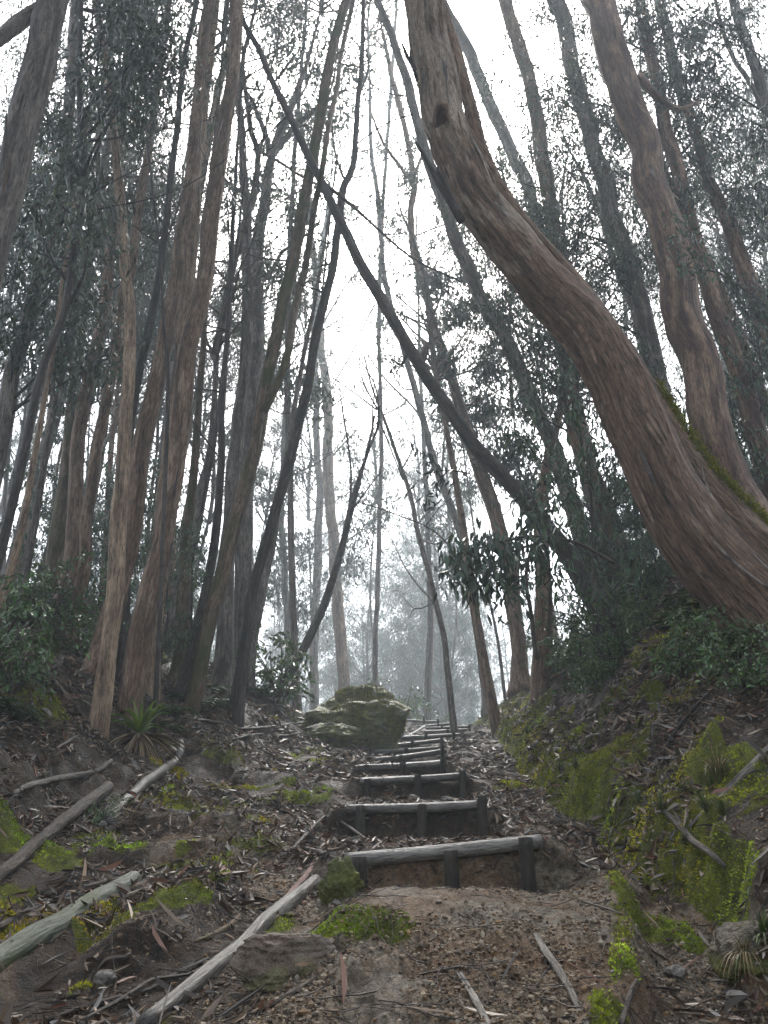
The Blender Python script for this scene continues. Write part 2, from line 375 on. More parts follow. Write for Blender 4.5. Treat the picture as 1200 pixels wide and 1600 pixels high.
M_STICK = bark_mat('dead_stick_wood', (0.0450, 0.0375, 0.0300), (0.1500, 0.1275, 0.1050), (0.2850, 0.2550, 0.2175), .46, rough=.55)
M_DSTICK = bark_mat('dark_stick_wood', (0.0210, 0.0165, 0.0135), (0.0750, 0.0570, 0.0450), (0.1350, 0.1050, 0.0825), .5, rough=.55)
M_REDSTRIP = bark_mat('red_bark_strip', (0.0300, 0.0150, 0.0120), (0.1275, 0.0600, 0.0450), (0.2250, 0.1200, 0.0900), .5, rough=.5)
M_LEAF = leaf_mat('eucalypt_leaf', .42, .5, .12)
M_BROAD = leaf_mat('broad_leaf', .32, .6, .10)
M_LITTER = leaf_mat('litter_leaf', .5, .45)
M_CRUMB = leaf_mat('clay_crumb', .7, .3)
M_MOSS = leaf_mat('moss_blade', .8, .2, .15)
M_GRASS = leaf_mat('grass_blade', .5, .4, .15)
# ground
def ground_mat():
    m, t, b = newmat('forest_floor')
    a = nd(t, 'ShaderNodeAttribute', attribute_name='col'); sep = nd(t, 'ShaderNodeSeparateColor'); t.links.new(a.outputs['Color'], sep.inputs[0])
    g = nd(t, 'ShaderNodeNewGeometry')
    def sn(s, d=6, ro=.6):
        n = nd(t, 'ShaderNodeTexNoise', Scale=s, Detail=float(d), Roughness=ro); t.links.new(g.outputs['Position'], n.inputs['Vector']); return n.outputs['Fac']
    n1, n2, n3, n4 = sn(1.7), sn(9), sn(45, 4, .7), sn(4.2, 5)
    hum = ramp(t, [(.3, (0.0160, 0.0112, 0.0080)), (.5, (0.0544, 0.0352, 0.0224)), (.7, (0.0992, 0.0672, 0.0432))]); t.links.new(n2, hum.inputs[0])
    cl = ramp(t, [(.30, (.050, .036, .024)), (.44, (.135, .105, .074)), (.56, (.27, .23, .175)), (.72, (.19, .125, .068))]); t.links.new(n2, cl.inputs[0])
    rust = ramp(t, [(.46, (0, 0, 0)), (.58, (1, 1, 1))]); t.links.new(n1, rust.inputs[0])
    cl2 = mixc(t, mathn(t, 'MULTIPLY', rust.outputs[0], .6), cl.outputs[0], (.22, .115, .05))
    fine = ramp(t, [(.34, (.28, .27, .26)), (.47, (.85, .85, .85)), (.66, (1.7, 1.65, 1.55))]); t.links.new(mathn(t, 'ADD', mathn(t, 'MULTIPLY', n3, .55), mathn(t, 'MULTIPLY', sn(17, 6, .75), .45)), fine.inputs[0])
    cf = mathn(t, 'ADD', sep.outputs[1], mathn(t, 'MULTIPLY', mathn(t, 'SUBTRACT', n4, .5), 1.2)); cr_ = ramp(t, [(.3, (0, 0, 0)), (.65, (1, 1, 1))]); t.links.new(cf, cr_.inputs[0])
    base = mixc(t, cr_.outputs[0], hum.outputs[0], cl2)
    mu = t.nodes.new('ShaderNodeMix'); mu.data_type = 'RGBA'; mu.blend_type = 'MULTIPLY'; mu.inputs[0].default_value = .9
    t.links.new(base, mu.inputs[6]); t.links.new(fine.outputs[0], mu.inputs[7])
    mc = ramp(t, [(.3, (0.0360, 0.0396, 0.0072)), (.5, (0.1200, 0.1344, 0.0144)), (.72, (0.2160, 0.2280, 0.0240))]); t.links.new(n2, mc.inputs[0])
    mf = mathn(t, 'ADD', sep.outputs[0], mathn(t, 'MULTIPLY', mathn(t, 'SUBTRACT', n4, .5), .8)); mr = ramp(t, [(.4, (0, 0, 0)), (.6, (1, 1, 1))]); t.links.new(mf, mr.inputs[0])
    col = mixc(t, mr.outputs[0], mu.outputs[2], mc.outputs[0])
    t.links.new(col, b.inputs['Base Color'])
    b.inputs['Specular IOR Level'].default_value = .35; rr = ramp(t, [(.38, (.40, .40, .40)), (.62, (.9, .9, .9))]); t.links.new(n4, rr.inputs[0])
    t.links.new(mixc(t, mr.outputs[0], rr.outputs[0], (.9, .9, .9)), b.inputs['Roughness'])
    n5 = sn(110, 4, .7); bp = nd(t, 'ShaderNodeBump', Strength=1.0, Distance=.06); h = mathn(t, 'ADD', mathn(t, 'ADD', n3, mathn(t, 'MULTIPLY', n5, .5)), mathn(t, 'MULTIPLY', n2, 1.5))
    t.links.new(h, bp.inputs['Height']); t.links.new(bp.outputs[0], b.inputs['Normal'])
    return m
def rock_mat(name, c1, c2, c3, mossy):
    m, t, b = newmat(name)
    tc = nd(t, 'ShaderNodeTexCoord'); g = nd(t, 'ShaderNodeNewGeometry')
    def sn(s, d=6, ro=.6):
        n = nd(t, 'ShaderNodeTexNoise', Scale=s, Detail=float(d), Roughness=ro); t.links.new(tc.outputs['Object'], n.inputs['Vector']); return n.outputs['Fac']
    n1, n2, n3 = sn(2.2), sn(8), sn(40, 4)
    cr_ = ramp(t, [(.3, c1), (.5, c2), (.7, c3)]); t.links.new(n2, cr_.inputs[0])
    a = nd(t, 'ShaderNodeAttribute', attribute_name='col'); sep = nd(t, 'ShaderNodeSeparateColor'); t.links.new(a.outputs['Color'], sep.inputs[0])
    mf = mathn(t, 'ADD', sep.outputs[0], mathn(t, 'MULTIPLY', mathn(t, 'SUBTRACT', n1, .5), 1.6)); mr = ramp(t, [(.45, (0, 0, 0)), (.6, (1, 1, 1))]); t.links.new(mf, mr.inputs[0])
    mc = ramp(t, [(.3, (.03, .034, .008)), (.7, (.14, .15, .022))]); t.links.new(n2, mc.inputs[0])
    t.links.new(mixc(t, mathn(t, 'MULTIPLY', mr.outputs[0], mossy), cr_.outputs[0], mc.outputs[0]), b.inputs['Base Color'])
    b.inputs['Roughness'].default_value = .6
    bp = nd(t, 'ShaderNodeBump', Strength=.7, Distance=.05); t.links.new(mathn(t, 'ADD', n3, mathn(t, 'MULTIPLY', n2, 2.0)), bp.inputs['Height']); t.links.new(bp.outputs[0], b.inputs['Normal'])
    return m
M_GROUND = ground_mat()
M_ROCK = rock_mat('grey_rock', (.045, .038, .028), (.13, .112, .088), (.24, .215, .18), .95)
M_MROCK = rock_mat('moss_lump', (.03, .022, .014), (.08, .06, .035), (.12, .09, .05), 1.0)
M_ORANGE = rock_mat('rust_rock', (.06, .04, .025), (.14, .10, .07), (.20, .17, .14), .5)
M_STONE = rock_mat('pale_stone', (.05, .045, .04), (.12, .105, .09), (.2, .18, .16), .2)
# ------------------------------------------------------------------ ground sheet
def build_ground():
    th = np.concatenate([np.linspace(-48, 48, 720), np.linspace(48, 312, 70)[1:-1]]); nT = len(th)
    r = np.concatenate([np.linspace(.25, 2.1, 14), np.geomspace(2.2, 60, 520), np.geomspace(62, 300, 24)]); nR = len(r)
    a = np.radians(th)
    X = np.sin(a)[None] * r[:, None]; Y = np.cos(a)[None] * r[:, None]
    z, moss, clay, t, tl, corr, hump, gully = relief(X.ravel(), Y.ravel())
    V = np.stack([X.ravel(), Y.ravel(), z], 1)
    i = np.arange(nR - 1)[:, None] * nT; j = np.arange(nT)[None]; j2 = (j + 1) % nT
    Q = np.stack([i + j, i + nT + j, i + nT + j2, i + j2], -1).reshape(-1, 4)
    mb = MB(); V = np.concatenate([V, [[0, 0, terp(0, 0)]]]); k = len(V) - 1
    tr = np.stack([np.full(nT, k), np.arange(nT), (np.arange(nT) + 1) % nT], 1)
    col = np.stack([moss, clay, gully], 1); col = np.concatenate([col, [[0, .5, 0]]])
    mb.add(V, Q, tr, None, col)
    kind(mb.obj('ground', M_GROUND), 'structure')
build_ground()
# ------------------------------------------------------------------ crowns
def leafcol(g, n, base, var=.35):
    c = np.asarray(base)[None] * np.exp(g.normal(0, var, (n, 1))); c[:, 0] *= g.uniform(.8, 1.35, n); c[:, 2] *= g.uniform(.75, 1.2, n); return c
def crown_meshes(seed, H=10, Rr=3.0, nc=42, per=190, leafL=.2, leafW=.036, clump=.5, base=(.060, .084, .046), slope=.9, wood=None, droop=1.0, r0=.10, geo=False, mat=None, low=.1, shell=.35):
    """leaf clumps on the ends of rising limbs, gaps of air between them"""
    g = np.random.default_rng(seed); wd = MB(); lf = MB()
    ax = np.array([[.3 * math.sin(k * 1.3 + seed), .3 * math.cos(k * 1.7 + seed), 0] for k in range(6)]) * np.linspace(0, 1, 6)[:, None]; ax[:, 2] = np.linspace(0, H, 6)
    A, W = spline(ax, np.linspace(r0, .012, 6), .5); tube(wd, A, W, 6, .1, 2, seed)
    axp = lambda h: np.array([np.interp(h, ax[:, 2], ax[:, 0]), np.interp(h, ax[:, 2], ax[:, 1]), h])
    for i in range(nc):
        u = (i + g.uniform(.1, .9)) / nc; hz = H * (low + (1 - low) * u); prof = math.sqrt(max(.05, 1 - ((u - .42) / .62) ** 2))
        rad = Rr * prof * (shell + (1 - shell) * math.sqrt(g.uniform())); az = i * 2.39996 + g.uniform(-.6, .6)
        c = np.array([math.cos(az) * rad, math.sin(az) * rad, 0]) + axp(hz); ha = max(0.0, hz - rad * slope * g.uniform(.7, 1.4)); p0 = axp(ha)
        m1 = p0 * .55 + c * .45 + np.array([0, 0, -.10 * rad]) + g.normal(0, .10 * rad, 3)
        rl = max(.010, r0 * .42 * (1 - ha / H * .75)); P, Wl = spline([p0, m1, c], [rl, rl * .6, .008], .3); tube(wd, P, Wl, 5, .1, 2, i, cap=False)
        cs = clump * g.uniform(.6, 1.35)
        for q in range(3):
            e = c + g.normal(0, 1, 3) * np.array([1, 1, .7]) * cs * 1.1; b = P[-max(2, len(P) // 3)] if q else P[-1]
            P2, W2 = spline([b, (b + e) / 2 + [0, 0, .12 * cs], e], [.010, .007, .004], .25); tube(wd, P2, W2, 4, cap=False)
            n = int(per / 3 * g.uniform(.5, 1.5)); k = g.integers(len(P2) // 4, len(P2), n)
            cc = P2[k] + g.normal(0, 1, (n, 3)) * np.array([.5, .5, .42]) * cs * g.uniform(.6, 1.1)
            d = g.normal(0, .5, (n, 3)) + np.array([0, 0, -droop]) + unit(cc - c) * .25
            col = leafcol(g, n, base) * g.uniform(.75, 1.2); LL = leafL * g.uniform(.6, 1.3, n); f = leaf_geo if geo else leaf_flat
            f(lf, cc, d, LL, leafW * g.uniform(.7, 1.3, n), col, seed=seed * 97 + i * 7 + q)
    return wd.mesh('branches', wood or M_GREY), lf.mesh('crown', mat or M_LEAF, False)
CR = {}
CR['tall'] = [crown_meshes(k, 13, 3.4, 60, 240, wood=M_GREY) for k in (1, 2, 3)]
CR['airy'] = [crown_meshes(k, 9, 2.4, 30, 190, clump=.42, slope=1.3) for k in (11, 12, 13)]
CR['full'] = [crown_meshes(k, 9, 3.6, 62, 260, clump=.58, slope=.8, base=(.055, .084, .045), low=.0) for k in (21, 22)]
# ------------------------------------------------------------------ hand-placed trees
def fit_trunk(pts, wids, Y, lean=0.0):
    if Y is None:
        g0 = ground(*pts[0]); Y = g0[1]
    P = []; Wd = []
    for k, (x, y) in enumerate(pts):
        p = at(x, y, Y)
        if lean:
            p = at(x, y, Y + lean * (p[2] - 1.0))
        P.append(p)
    ws = np.interp(np.linspace(0, 1, len(pts)), np.linspace(0, 1, len(wids)), wids)
    rad = [w_ * .5 * zc(p) / FPX for w_, p in zip(ws, P)]
    return np.array(P), np.array(rad), Y
NT = [0]
def tree(name, label, pts, wids, Y=None, mat=None, crown=('tall', 0), ext=5.0, lean=0.0, limbs=(), n=14, nz=.16, flute=.25, flare=.7, group=None, step=.16, cscale=1.0, upr=.6, extra=None, strips=0, fol=(), twigs=0):
    NT[0] += 1; seed = NT[0]
    P, rad, Y = fit_trunk(pts, wids, Y, lean)
    # reach the ground along the lowest segment
    d = P[0] - P[1]; d /= np.linalg.norm(d)
    if P[0][2] > terp(P[0][0], P[0][1]) - .05:
        q = P[0].copy(); k = 0
        while q[2] > terp(q[0], q[1]) - .15 and k < 200:
            q = q + d * .08; d = unit(d + np.array([0, 0, -.02])); k += 1
        P = np.concatenate([[q], P]); rad = np.concatenate([[rad[0] * 1.12], rad])
    base = np.array([P[0][0], P[0][1], terp(P[0][0], P[0][1])])
    # above the frame
    dt = unit(P[-1] - P[-2]); tp = P[-1].copy(); rt = rad[-1]; addp = []; addr = []
    for k in range(1, 4):
        dt = unit(dt * (1 - .25 * upr) + np.array([0, 0, .25 * upr])); tp = tp + dt * ext / 3; addp.append(tp.copy()); addr.append(max(.03, rt * (1 - .22 * k)))
    P = np.concatenate([P, addp]); rad = np.concatenate([rad, addr])
    S, Wr = spline(P, rad, step)
    S = S + np.stack([noise2(S[:, 2] * .9, seed + 0 * S[:, 2], 5), noise2(S[:, 2] * .9, seed + 9 + 0 * S[:, 2], 6), 0 * S[:, 2]], 1) * (Wr * .25)[:, None]
    hgt = np.maximum(S[:, 2] - base[2], 0); Wr = Wr * (1 + flare * np.exp(-hgt / (.35 + Wr)))
    t = thing(name, label, 'tree', base, group=group)
    mb = MB(); tube(mb, S, Wr, n, nz, 3.0, seed, flute=flute)
    mb.obj('trunk', mat or M_BROWN, t, origin=base)
    for (lp, lw) in limbs:
        lm = MB()
        LP = [at(x, y, Y) for x, y in lp]; LW = np.interp(np.linspace(0, 1, len(lp)), np.linspace(0, 1, len(lw)), lw)
        for k in range(1, len(LP)):
            LP[k] = at(lp[k][0], lp[k][1], Y + .5 * math.sin(seed + k + len(lp)) * .5 * k)
        LP = np.array(LP); lr = [max(.004, w_ * .5 * zc(p) / FPX) for w_, p in zip(LW, LP)]
        a, b = spline(LP, lr, .25); tube(lm, a, b, 7, .12, 3, seed); lm.obj('limb', mat or M_BROWN, t, origin=base)
    if strips:
        g = np.random.default_rng(seed)
        for k in range(strips):
            sm = MB()
            i = g.integers(4, max(6, int(len(S) * .75))); L = g.uniform(.3, 1.1); m_ = int(L / step) + 2; i2 = min(i + m_, len(S) - 1)
            if i2 - i < 3: continue
            az = g.uniform(np.pi * .95, 2.05 * np.pi); ctr = S[i:i2]; rr = Wr[i:i2]; tg = unit(ctr[-1] - ctr[0])
            out = np.array([math.cos(az), math.sin(az), 0]); out = unit(out - tg * out.dot(tg)); side = np.cross(out, tg); tt = np.linspace(1, 0, len(ctr)) if g.uniform() < .65 else np.linspace(0, 1, len(ctr))
            lift = g.uniform(.03, .16) * min(1.0, rr.mean() / .22); pp = ctr + out[None] * (rr * 1.03 + .004 + lift * tt ** 2.2)[:, None] + side[None] * (g.normal(0, .05) * tt ** 2)[:, None]
            wv = np.sin(np.pi * np.linspace(.06, .97, len(pp)))[:, None] ** .7 * g.uniform(.006, .022) * min(1.3, rr.mean() / .18)
            V = np.concatenate([pp - side * wv, pp + out * wv * .35, pp + side * wv]); mm = len(pp); ii = np.arange(mm - 1)
            sm.add(V, np.concatenate([np.stack([ii, ii + 1, ii + mm + 1, ii + mm], 1), np.stack([ii + mm, ii + mm + 1, ii + 2 * mm + 1, ii + 2 * mm], 1)]), None, np.concatenate([ctr, ctr, ctr]) * .3)
            sm.obj('peeling_bark', [M_DARK, M_BROWN, mat or M_BROWN, M_GREY][g.integers(0, 4)], t, origin=base)
    if crown:
        wm, lmsh = CR[crown[0]][crown[1] % len(CR[crown[0]])]
        loc = S[-1] - base - np.array([0, 0, .4]); rz = seed * 1.7
        link('branches', wm, t, loc, (0, 0, rz), (cscale,) * 3); link('crown', lmsh, t, loc, (0, 0, rz), (cscale,) * 3)
    if fol:
        g = np.random.default_rng(seed + 500); lf = MB()
        for (x, y, r_, n_) in fol:
            wd = MB()
            c = at(x, y, Y + g.uniform(-.8, .8)); j = int(np.argmin(np.linalg.norm(S - (c - np.array([0, 0, 1.2])), axis=1))); b = S[j]
            P2, W2 = spline([b, (b + c) / 2 + [0, 0, -.15] + g.normal(0, .1, 3), c], [.03, .018, .006], .3); tube(wd, P2, W2, 5, .1, cap=False)
            for q in range(5):
                e = c + g.normal(0, .55, 3) * r_; P3, W3 = spline([P2[-2], (P2[-2] + e) / 2 + [0, 0, .1], e], [.01, .007, .004], .2); tube(wd, P3, W3, 4, cap=False)
                m_ = int(n_ * (1.65 if Y < 20 else 2.4)) // 5; k = g.integers(0, len(P3), m_); cc = P3[k] + g.normal(0, .32, (m_, 3)) * r_
                leaf_flat(lf, cc, g.normal(0, .5, (m_, 3)) + np.array([0, 0, -1.]), (.205 if Y < 20 else .32) * g.uniform(.6, 1.3, m_), (.040 if Y < 20 else .07) * g.uniform(.7, 1.3, m_), leafcol(g, m_, (.055, .078, .045), .45), seed=seed + q)
            wd.obj('branch', M_DARK, t, origin=base)
        lf.obj('foliage', M_LEAF, t, smooth=False, origin=base)
    if twigs:
        g = np.random.default_rng(seed + 900)
        for k in range(twigs):
            wd = MB()
            i = int(len(S) * g.uniform(.28, .92)); b = S[i]; sd_ = 1 if k % 2 else -1; L = g.uniform(.8, 2.6) * (1 + Y / 30); a = g.uniform(-.6, .6)
            dr = np.array([sd_ * math.cos(a), math.sin(a), 0]); e = b + dr * L * g.uniform(.5, .9) + np.array([0, 0, L * g.uniform(.2, 1.0)]); m1 = (b + e) / 2 + np.array([0, 0, -.12 * L]) + g.normal(0, .06, 3) * L
            r0_ = min(Wr[i] * .3, .010 + .0010 * Y) * g.uniform(.6, 1.2); P2, W2 = spline([b, m1, e], [r0_, r0_ * .7, r0_ * .3], .25); tube(wd, P2, W2, 5, .1, cap=False)
            for q in range(3):
                j = g.integers(len(P2) // 3, len(P2)); e2 = P2[j] + (dr * g.uniform(.1, .6) + g.normal(0, .3, 3) + np.array([0, 0, g.uniform(-.1, .5)])) * L * .4; P3, W3 = spline([P2[j], (P2[j] + e2) / 2 + g.normal(0, .03, 3) * L, e2], [r0_ * .5, r0_ * .35, r0_ * .2], .25); tube(wd, P3, W3, 4, cap=False)
            wd.obj('branchlet', mat or M_BROWN, t, origin=base)
    if extra: extra(t, base, S, Wr)
    return t, base, S, Wr
def torn(t, base, S, Wr):      # splintered slab of bark on the underside of the bent trunk
    for (a, b, c, w0) in (((722, 345), (690, 290), (655, 232), 15), ((716, 335), (700, 300), (682, 262), 10), ((690, 290), (668, 252), (650, 222), 7), ((650, 110), (637, 90), (628, 68), 7), ((652, 125), (644, 100), (640, 80), 6)):
        P = np.array([at(*a, 7.2), at(*b, 7.1), at(*c, 7.0)]); rr = [w0 * .5 * zc(P[0]) / FPX, w0 * .45 * zc(P[1]) / FPX, .012]
        mb = MB(); p, r_ = spline(P, rr, .12); tube(mb, p, r_, 8, .35, 5, 4); mb.obj('torn_bark', M_DARK, t, origin=base)
    kb = MB()   # old branch scar
    c = at(690, 172, 7.12); P = np.array([c + np.array([0, .25, 0]), c, c + np.array([0, -.12, .02])]); p, r_ = spline(P, [.13, .11, .08], .05); tube(kb, p, r_, 14, .25, 5, 9)
    kb.obj('branch_scar', M_RED, t, origin=base)
    # twin stem fused along the back
    P = np.array([at(x, y, 8.05) for x, y in ((1265,915),(1188,850),(1118,778),(1062,702),(1015,625),(968,545),(906,455),(842,380),(788,310),(752,235),(733,160),(712,80),(688,0),(664,-90))])
    ws = np.interp(np.linspace(0, 1, len(P)), [0, .3, .6, 1], [66, 42, 24, 15]); rr = [w_ * .5 * zc(p) / FPX for w_, p in zip(ws, P)]
    p, r_ = spline(P, rr, .15); tm = MB(); tube(tm, p, r_, 18, .14, 3, 77, flute=.3); tm.obj('twin_stem', M_BROWN, t, origin=base)
    # moss along the upper side of the twin stem
    k = np.where(p[:, 2] < p[0, 2] + 2.6)[0]; g = np.random.default_rng(5); mm = MB()
    n = 18000; i = g.integers(0, len(k), n); ang = g.normal(.35, .40, n)
    bs = p[k[i]] + np.stack([np.sin(ang) * r_[k[i]] * .98, -r_[k[i]] * g.uniform(.05, .75, n), np.cos(ang) * r_[k[i]] * .98], 1) + g.normal(0, .03, (n, 3))
    leaf_flat(mm, bs, g.normal(0, .6, (n, 3)) + np.array([.4, -.3, .8]), .045, .014, leafcol(g, n, (.17, .18, .014), .3), seed=3); mm.obj('moss', M_MOSS, t, smooth=False, origin=base)
BIG = tree('eucalyptus_tree', 'huge bent eucalyptus leaning left over the stairs from the mossy bank', [(1290,1095),(1215,1003),(1160,935),(1110,868),(1067,798),(1038,748),(1002,680),(971,614),(928,540),(880,470),(826,404),(778,347),(739,293),(707,240),(691,187),(684,133),(673,75),(655,0),(630,-110),(600,-220)],
     [142,122,106,98,88,80,72,67,63,61,59,55], 7.5, M_BIG, ('tall', 0), 6, n=56, nz=.16, flute=.6, flare=.0, step=.09, strips=90, extra=torn, upr=1.0)
tree('eucalyptus_tree', 'grey brown bark-flecked eucalyptus leaning in at the left edge', [(-190,1010),(-90,680),(-45,500),(-8,350),(5,300),(28,200),(48,133),(67,67),(84,0),(105,-90)], [62,52,46,44,42], 7.0, M_GREY, ('tall', 1), 5, limbs=[(((84,0),(60,15),(30,35),(-10,65),(-60,85)), (20,24,22,20))], n=22, strips=14)
tree('eucalyptus_tree', 'broad hazy trunk leaning right in the leaves behind the left-edge tree', [(-20,790),(0,683),(17,600),(33,550),(47,483),(63,433),(80,383),(92,300),(105,200),(112,100),(118,0)], [27,24,22,18,14], 11, M_GREY, ('full', 0), 3, strips=5, fol=[(40,380,.9,420),(90,450,.9,420),(60,300,.9,420),(20,430,.9,420),(120,400,.8,380),(10,520,.8,380),(110,520,.7,300),(150,470,.8,340),(20,260,.8,360),(130,300,.8,320),(75,560,.7,280),(170,560,.6,220)])
tree('slender_tree', 'thin dark crooked stem crossing the left edge of the slope', [(-12,905),(0,867),(20,783),(40,698),(57,617),(73,557),(100,493),(113,417),(125,345),(128,290),(126,220),(125,120),(126,40),(128,-40)], [15,13,11,10,7], 8.6, M_DARK, ('airy', 0), 2, limbs=[(((126,290),(112,240),(85,205),(65,180)), (4,2)), (((125,305),(150,240),(175,180),(197,120)), (5,2)), (((128,280),(132,200),(150,120),(158,60)), (4,2))], fol=[(215,60,.8,420),(175,40,.8,420),(245,110,.7,380),(270,40,.8,400),(150,110,.7,300),(205,150,.7,340),(110,250,.7,320),(95,180,.6,280),(140,330,.6,260),(60,330,.7,300),(235,190,.5,220),(190,10,.8,420),(240,0,.8,420)], twigs=8)
tree('eucalyptus_tree', 'brown trunk rising through the green shrub on the left slope', [(103,955),(112,867),(119,760),(124,683),(140,600),(160,500),(173,400),(182,300),(195,150),(205,0)], [26,22,19,16,12], 13.5, M_BROWN, ('tall', 2), 4, fol=[(150,380,.9,380),(215,300,.8,340),(230,420,.9,380),(170,300,.8,320),(250,330,.8,320),(120,600,.8,300),(190,230,.8,300)])
tree('eucalyptus_tree', 'mossy footed trunk just left of the shrub-wrapped trunk', [(83,955),(89,850),(100,760),(112,640),(125,540),(137,430),(148,320),(155,200)], [28,20,12,9], 14, M_MOSSY, ('airy', 1), 5)
tree('eucalyptus_tree', 'kinked brown trunk standing behind the tan front trunks on the left', [(112,985),(123,933),(133,867),(134,817),(143,767),(150,700),(163,633),(180,550),(190,467),(200,440),(207,417),(213,350),(222,290),(240,180),(255,60)], [20,18,17,14,11], 12.5, M_BROWN, ('airy', 2), 5)
tree('eucalyptus_tree', 'tan curved trunk with the leftmost foot beside the bromeliad', [(152,1140),(157,1097),(166,1005),(177,933),(182,867),(187,800),(192,747),(196,650),(200,583),(202,490),(197,417),(190,345),(182,250),(175,183),(165,100),(150,10)], [25,27,24,19,16,13,11], None, M_TAN, ('airy', 0), 4, limbs=[(((182,227),(200,200),(225,170),(240,125)), (4,2)), (((178,200),(150,165),(140,110),(120,60)), (4,2))], n=22, strips=10, flare=.25)
tree('eucalyptus_tree', 'brown straight trunk rising behind the tan curved trunk', [(160,1010),(185,920),(205,830),(215,747),(225,690),(243,610),(258,530),(275,440),(284,380),(297,270),(312,130),(325,0)], [29,28,27,25,21,17], 11.5, M_BROWN, ('tall', 0), 5, strips=10, n=20)
tree('eucalyptus_tree', 'pale orange-tan smooth trunk between two thick brown trunks', [(240,1005),(252,850),(262,720),(273,617),(283,533),(293,467),(300,383),(303,300),(308,250),(320,133),(335,0),(345,-90)], [24,22,20,18,15], 12.5, M_TAN, ('tall', 1), 5, n=18, strips=6)
tree('eucalyptus_tree', 'faint pale trunk seen in the gap between two tall left trunks', [(262,960),(272,700),(280,560),(295,420),(310,300),(323,233),(335,167),(353,95),(372,0)], [16,14,13,11], 17, M_TAN, ('airy', 2), 5)
tree('eucalyptus_tree', 'thickest rough-barked trunk of the left group above the bromeliad', [(199,1125),(205,1090),(218,1000),(231,950),(247,867),(258,800),(270,747),(283,633),(297,533),(317,450),(331,350),(343,233),(355,170),(362,133),(372,0),(380,-100)], [35,33,31,28,25,21,16], None, M_BROWN, ('tall', 2), 5, n=28, flute=.4, strips=30, step=.1, flare=.2)
tree('slender_tree', 'thin dark whippy stem left of the pale orange-tan trunk', [(195,960),(199,780),(203,667),(213,600),(233,517),(247,450),(253,417),(256,385),(267,283),(277,200),(280,150),(291,80),(307,0)], [14,12,10,8], 12, M_DARK, ('airy', 1), 4, limbs=[(((277,205),(265,170),(255,130)), (3,2)), (((258,385),(285,300),(292,250)), (3,2))], twigs=6)
tree('eucalyptus_tree', 'grey forked trunk whose two arms rise left of the misty gap', [(352,1015),(356,900),(361,783),(369,700),(372,650),(380,583),(386,500),(385,417),(384,370),(386,333),(380,285),(380,233),(375,183),(371,120)], [26,22,18,15,12,9], 15, M_GREY, ('airy', 0), 4, limbs=[(((386,335),(397,310),(403,240),(393,207),(386,160),(380,110)), (11,9,6)), (((403,235),(440,255),(475,278),(520,300),(560,325)), (5,3)), (((378,300),(357,285),(345,270)), (5,3)), (((375,190),(395,168),(412,140),(432,75),(438,15)), (4,2))], twigs=8)
tree('eucalyptus_tree', 'pale hazy trunk that splits three ways beside the white sky', [(374,1015),(380,850),(384,700),(393,617),(397,550),(400,500),(403,417),(407,350),(413,317),(423,250),(436,210),(452,175),(470,125)], [30,26,22,18,13,8], 17, M_GREY, ('airy', 1), 4, limbs=[(((423,250),(417,217),(397,165),(383,140)), (10,8,5)), (((425,245),(447,215),(470,190),(500,165),(540,140)), (11,9,5)), (((405,440),(420,430),(440,395),(455,385)), (9,6,4)), (((452,175),(480,130),(500,60)), (5,2))], twigs=10)
tree('leaning_eucalyptus', 'mossy based trunk slanting right out of the ferns', [(298,1118),(308,1083),(320,1020),(334,950),(350,883),(367,817),(388,745),(403,683),(413,617),(427,550),(440,483),(457,417),(470,350),(484,275),(490,250),(503,167),(520,83),(540,0),(560,-80)], [23,23,22,19,18,16,14], None, M_MOSSY, ('tall', 1), 5, n=20, flute=.35, strips=14, limbs=[(((503,170),(520,130),(530,60)), (4,2)), (((408,650),(433,600),(450,550),(460,483),(477,417),(487,350),(493,317),(503,267),(513,200),(527,133),(533,83),(552,0),(560,-60)), (14,12,10,8,7))], flare=.2, twigs=5)
tree('leaning_eucalyptus', 'dark smooth trunk leaning right from the fern hump into the white gap', [(382,1010),(397,917),(417,850),(440,767),(459,700),(470,650),(487,567),(500,500),(520,417),(530,350),(531,320),(536,293),(550,260),(557,200),(560,150),(567,67),(568,-10)], [17,16,14,12,9,6], 13.5, M_DARK, None, 3, limbs=[(((540,285),(528,255),(520,215),(518,160)), (4,3,2)), (((557,225),(580,208),(610,190),(645,178)), (3,2)), (((532,335),(550,345),(575,330)), (3,2)), (((560,150),(575,110),(570,60)), (3,2)), (((478,610),(500,480),(512,380),(525,250)), (4,3,2))], twigs=9)
tree('leaning_eucalyptus', 'paler thin trunk close behind the dark trunk on the fern hump', [(388,1060),(394,1010),(410,933),(425,850),(436,780),(450,690),(468,590),(490,480)], [14,13,10,6], None, M_GREY, None, 6, twigs=6)
tree('eucalyptus_tree', 'narrower of two misty trunks rising behind the mossy boulder', [(490,1090),(492,1000),(494,933),(497,833),(500,767),(495,700),(495,617),(491,540),(492,450),(505,370),(512,320)], [14,13,11,8,5], 40, M_GREY, ('tall', 0), 3, limbs=[(((494,560),(470,500),(450,400)), (4,2)), (((496,520),(520,480),(545,440),(585,400)), (4,2)), (((495,640),(545,560),(580,485),(600,470)), (3,2))], cscale=.8, twigs=16)
tree('eucalyptus_tree', 'thicker of two misty trunks rising behind the mossy boulder', [(537,1085),(533,1000),(523,900),(517,800),(513,720),(511,617),(502,550),(497,470),(488,380),(483,300)], [19,18,15,11,7], 38, M_BROWN, ('tall', 2), 2, limbs=[(((513,720),(540,690),(560,670)), (4,2)), (((517,780),(500,740),(480,700),(452,650)), (3,2))], cscale=.75, twigs=16)
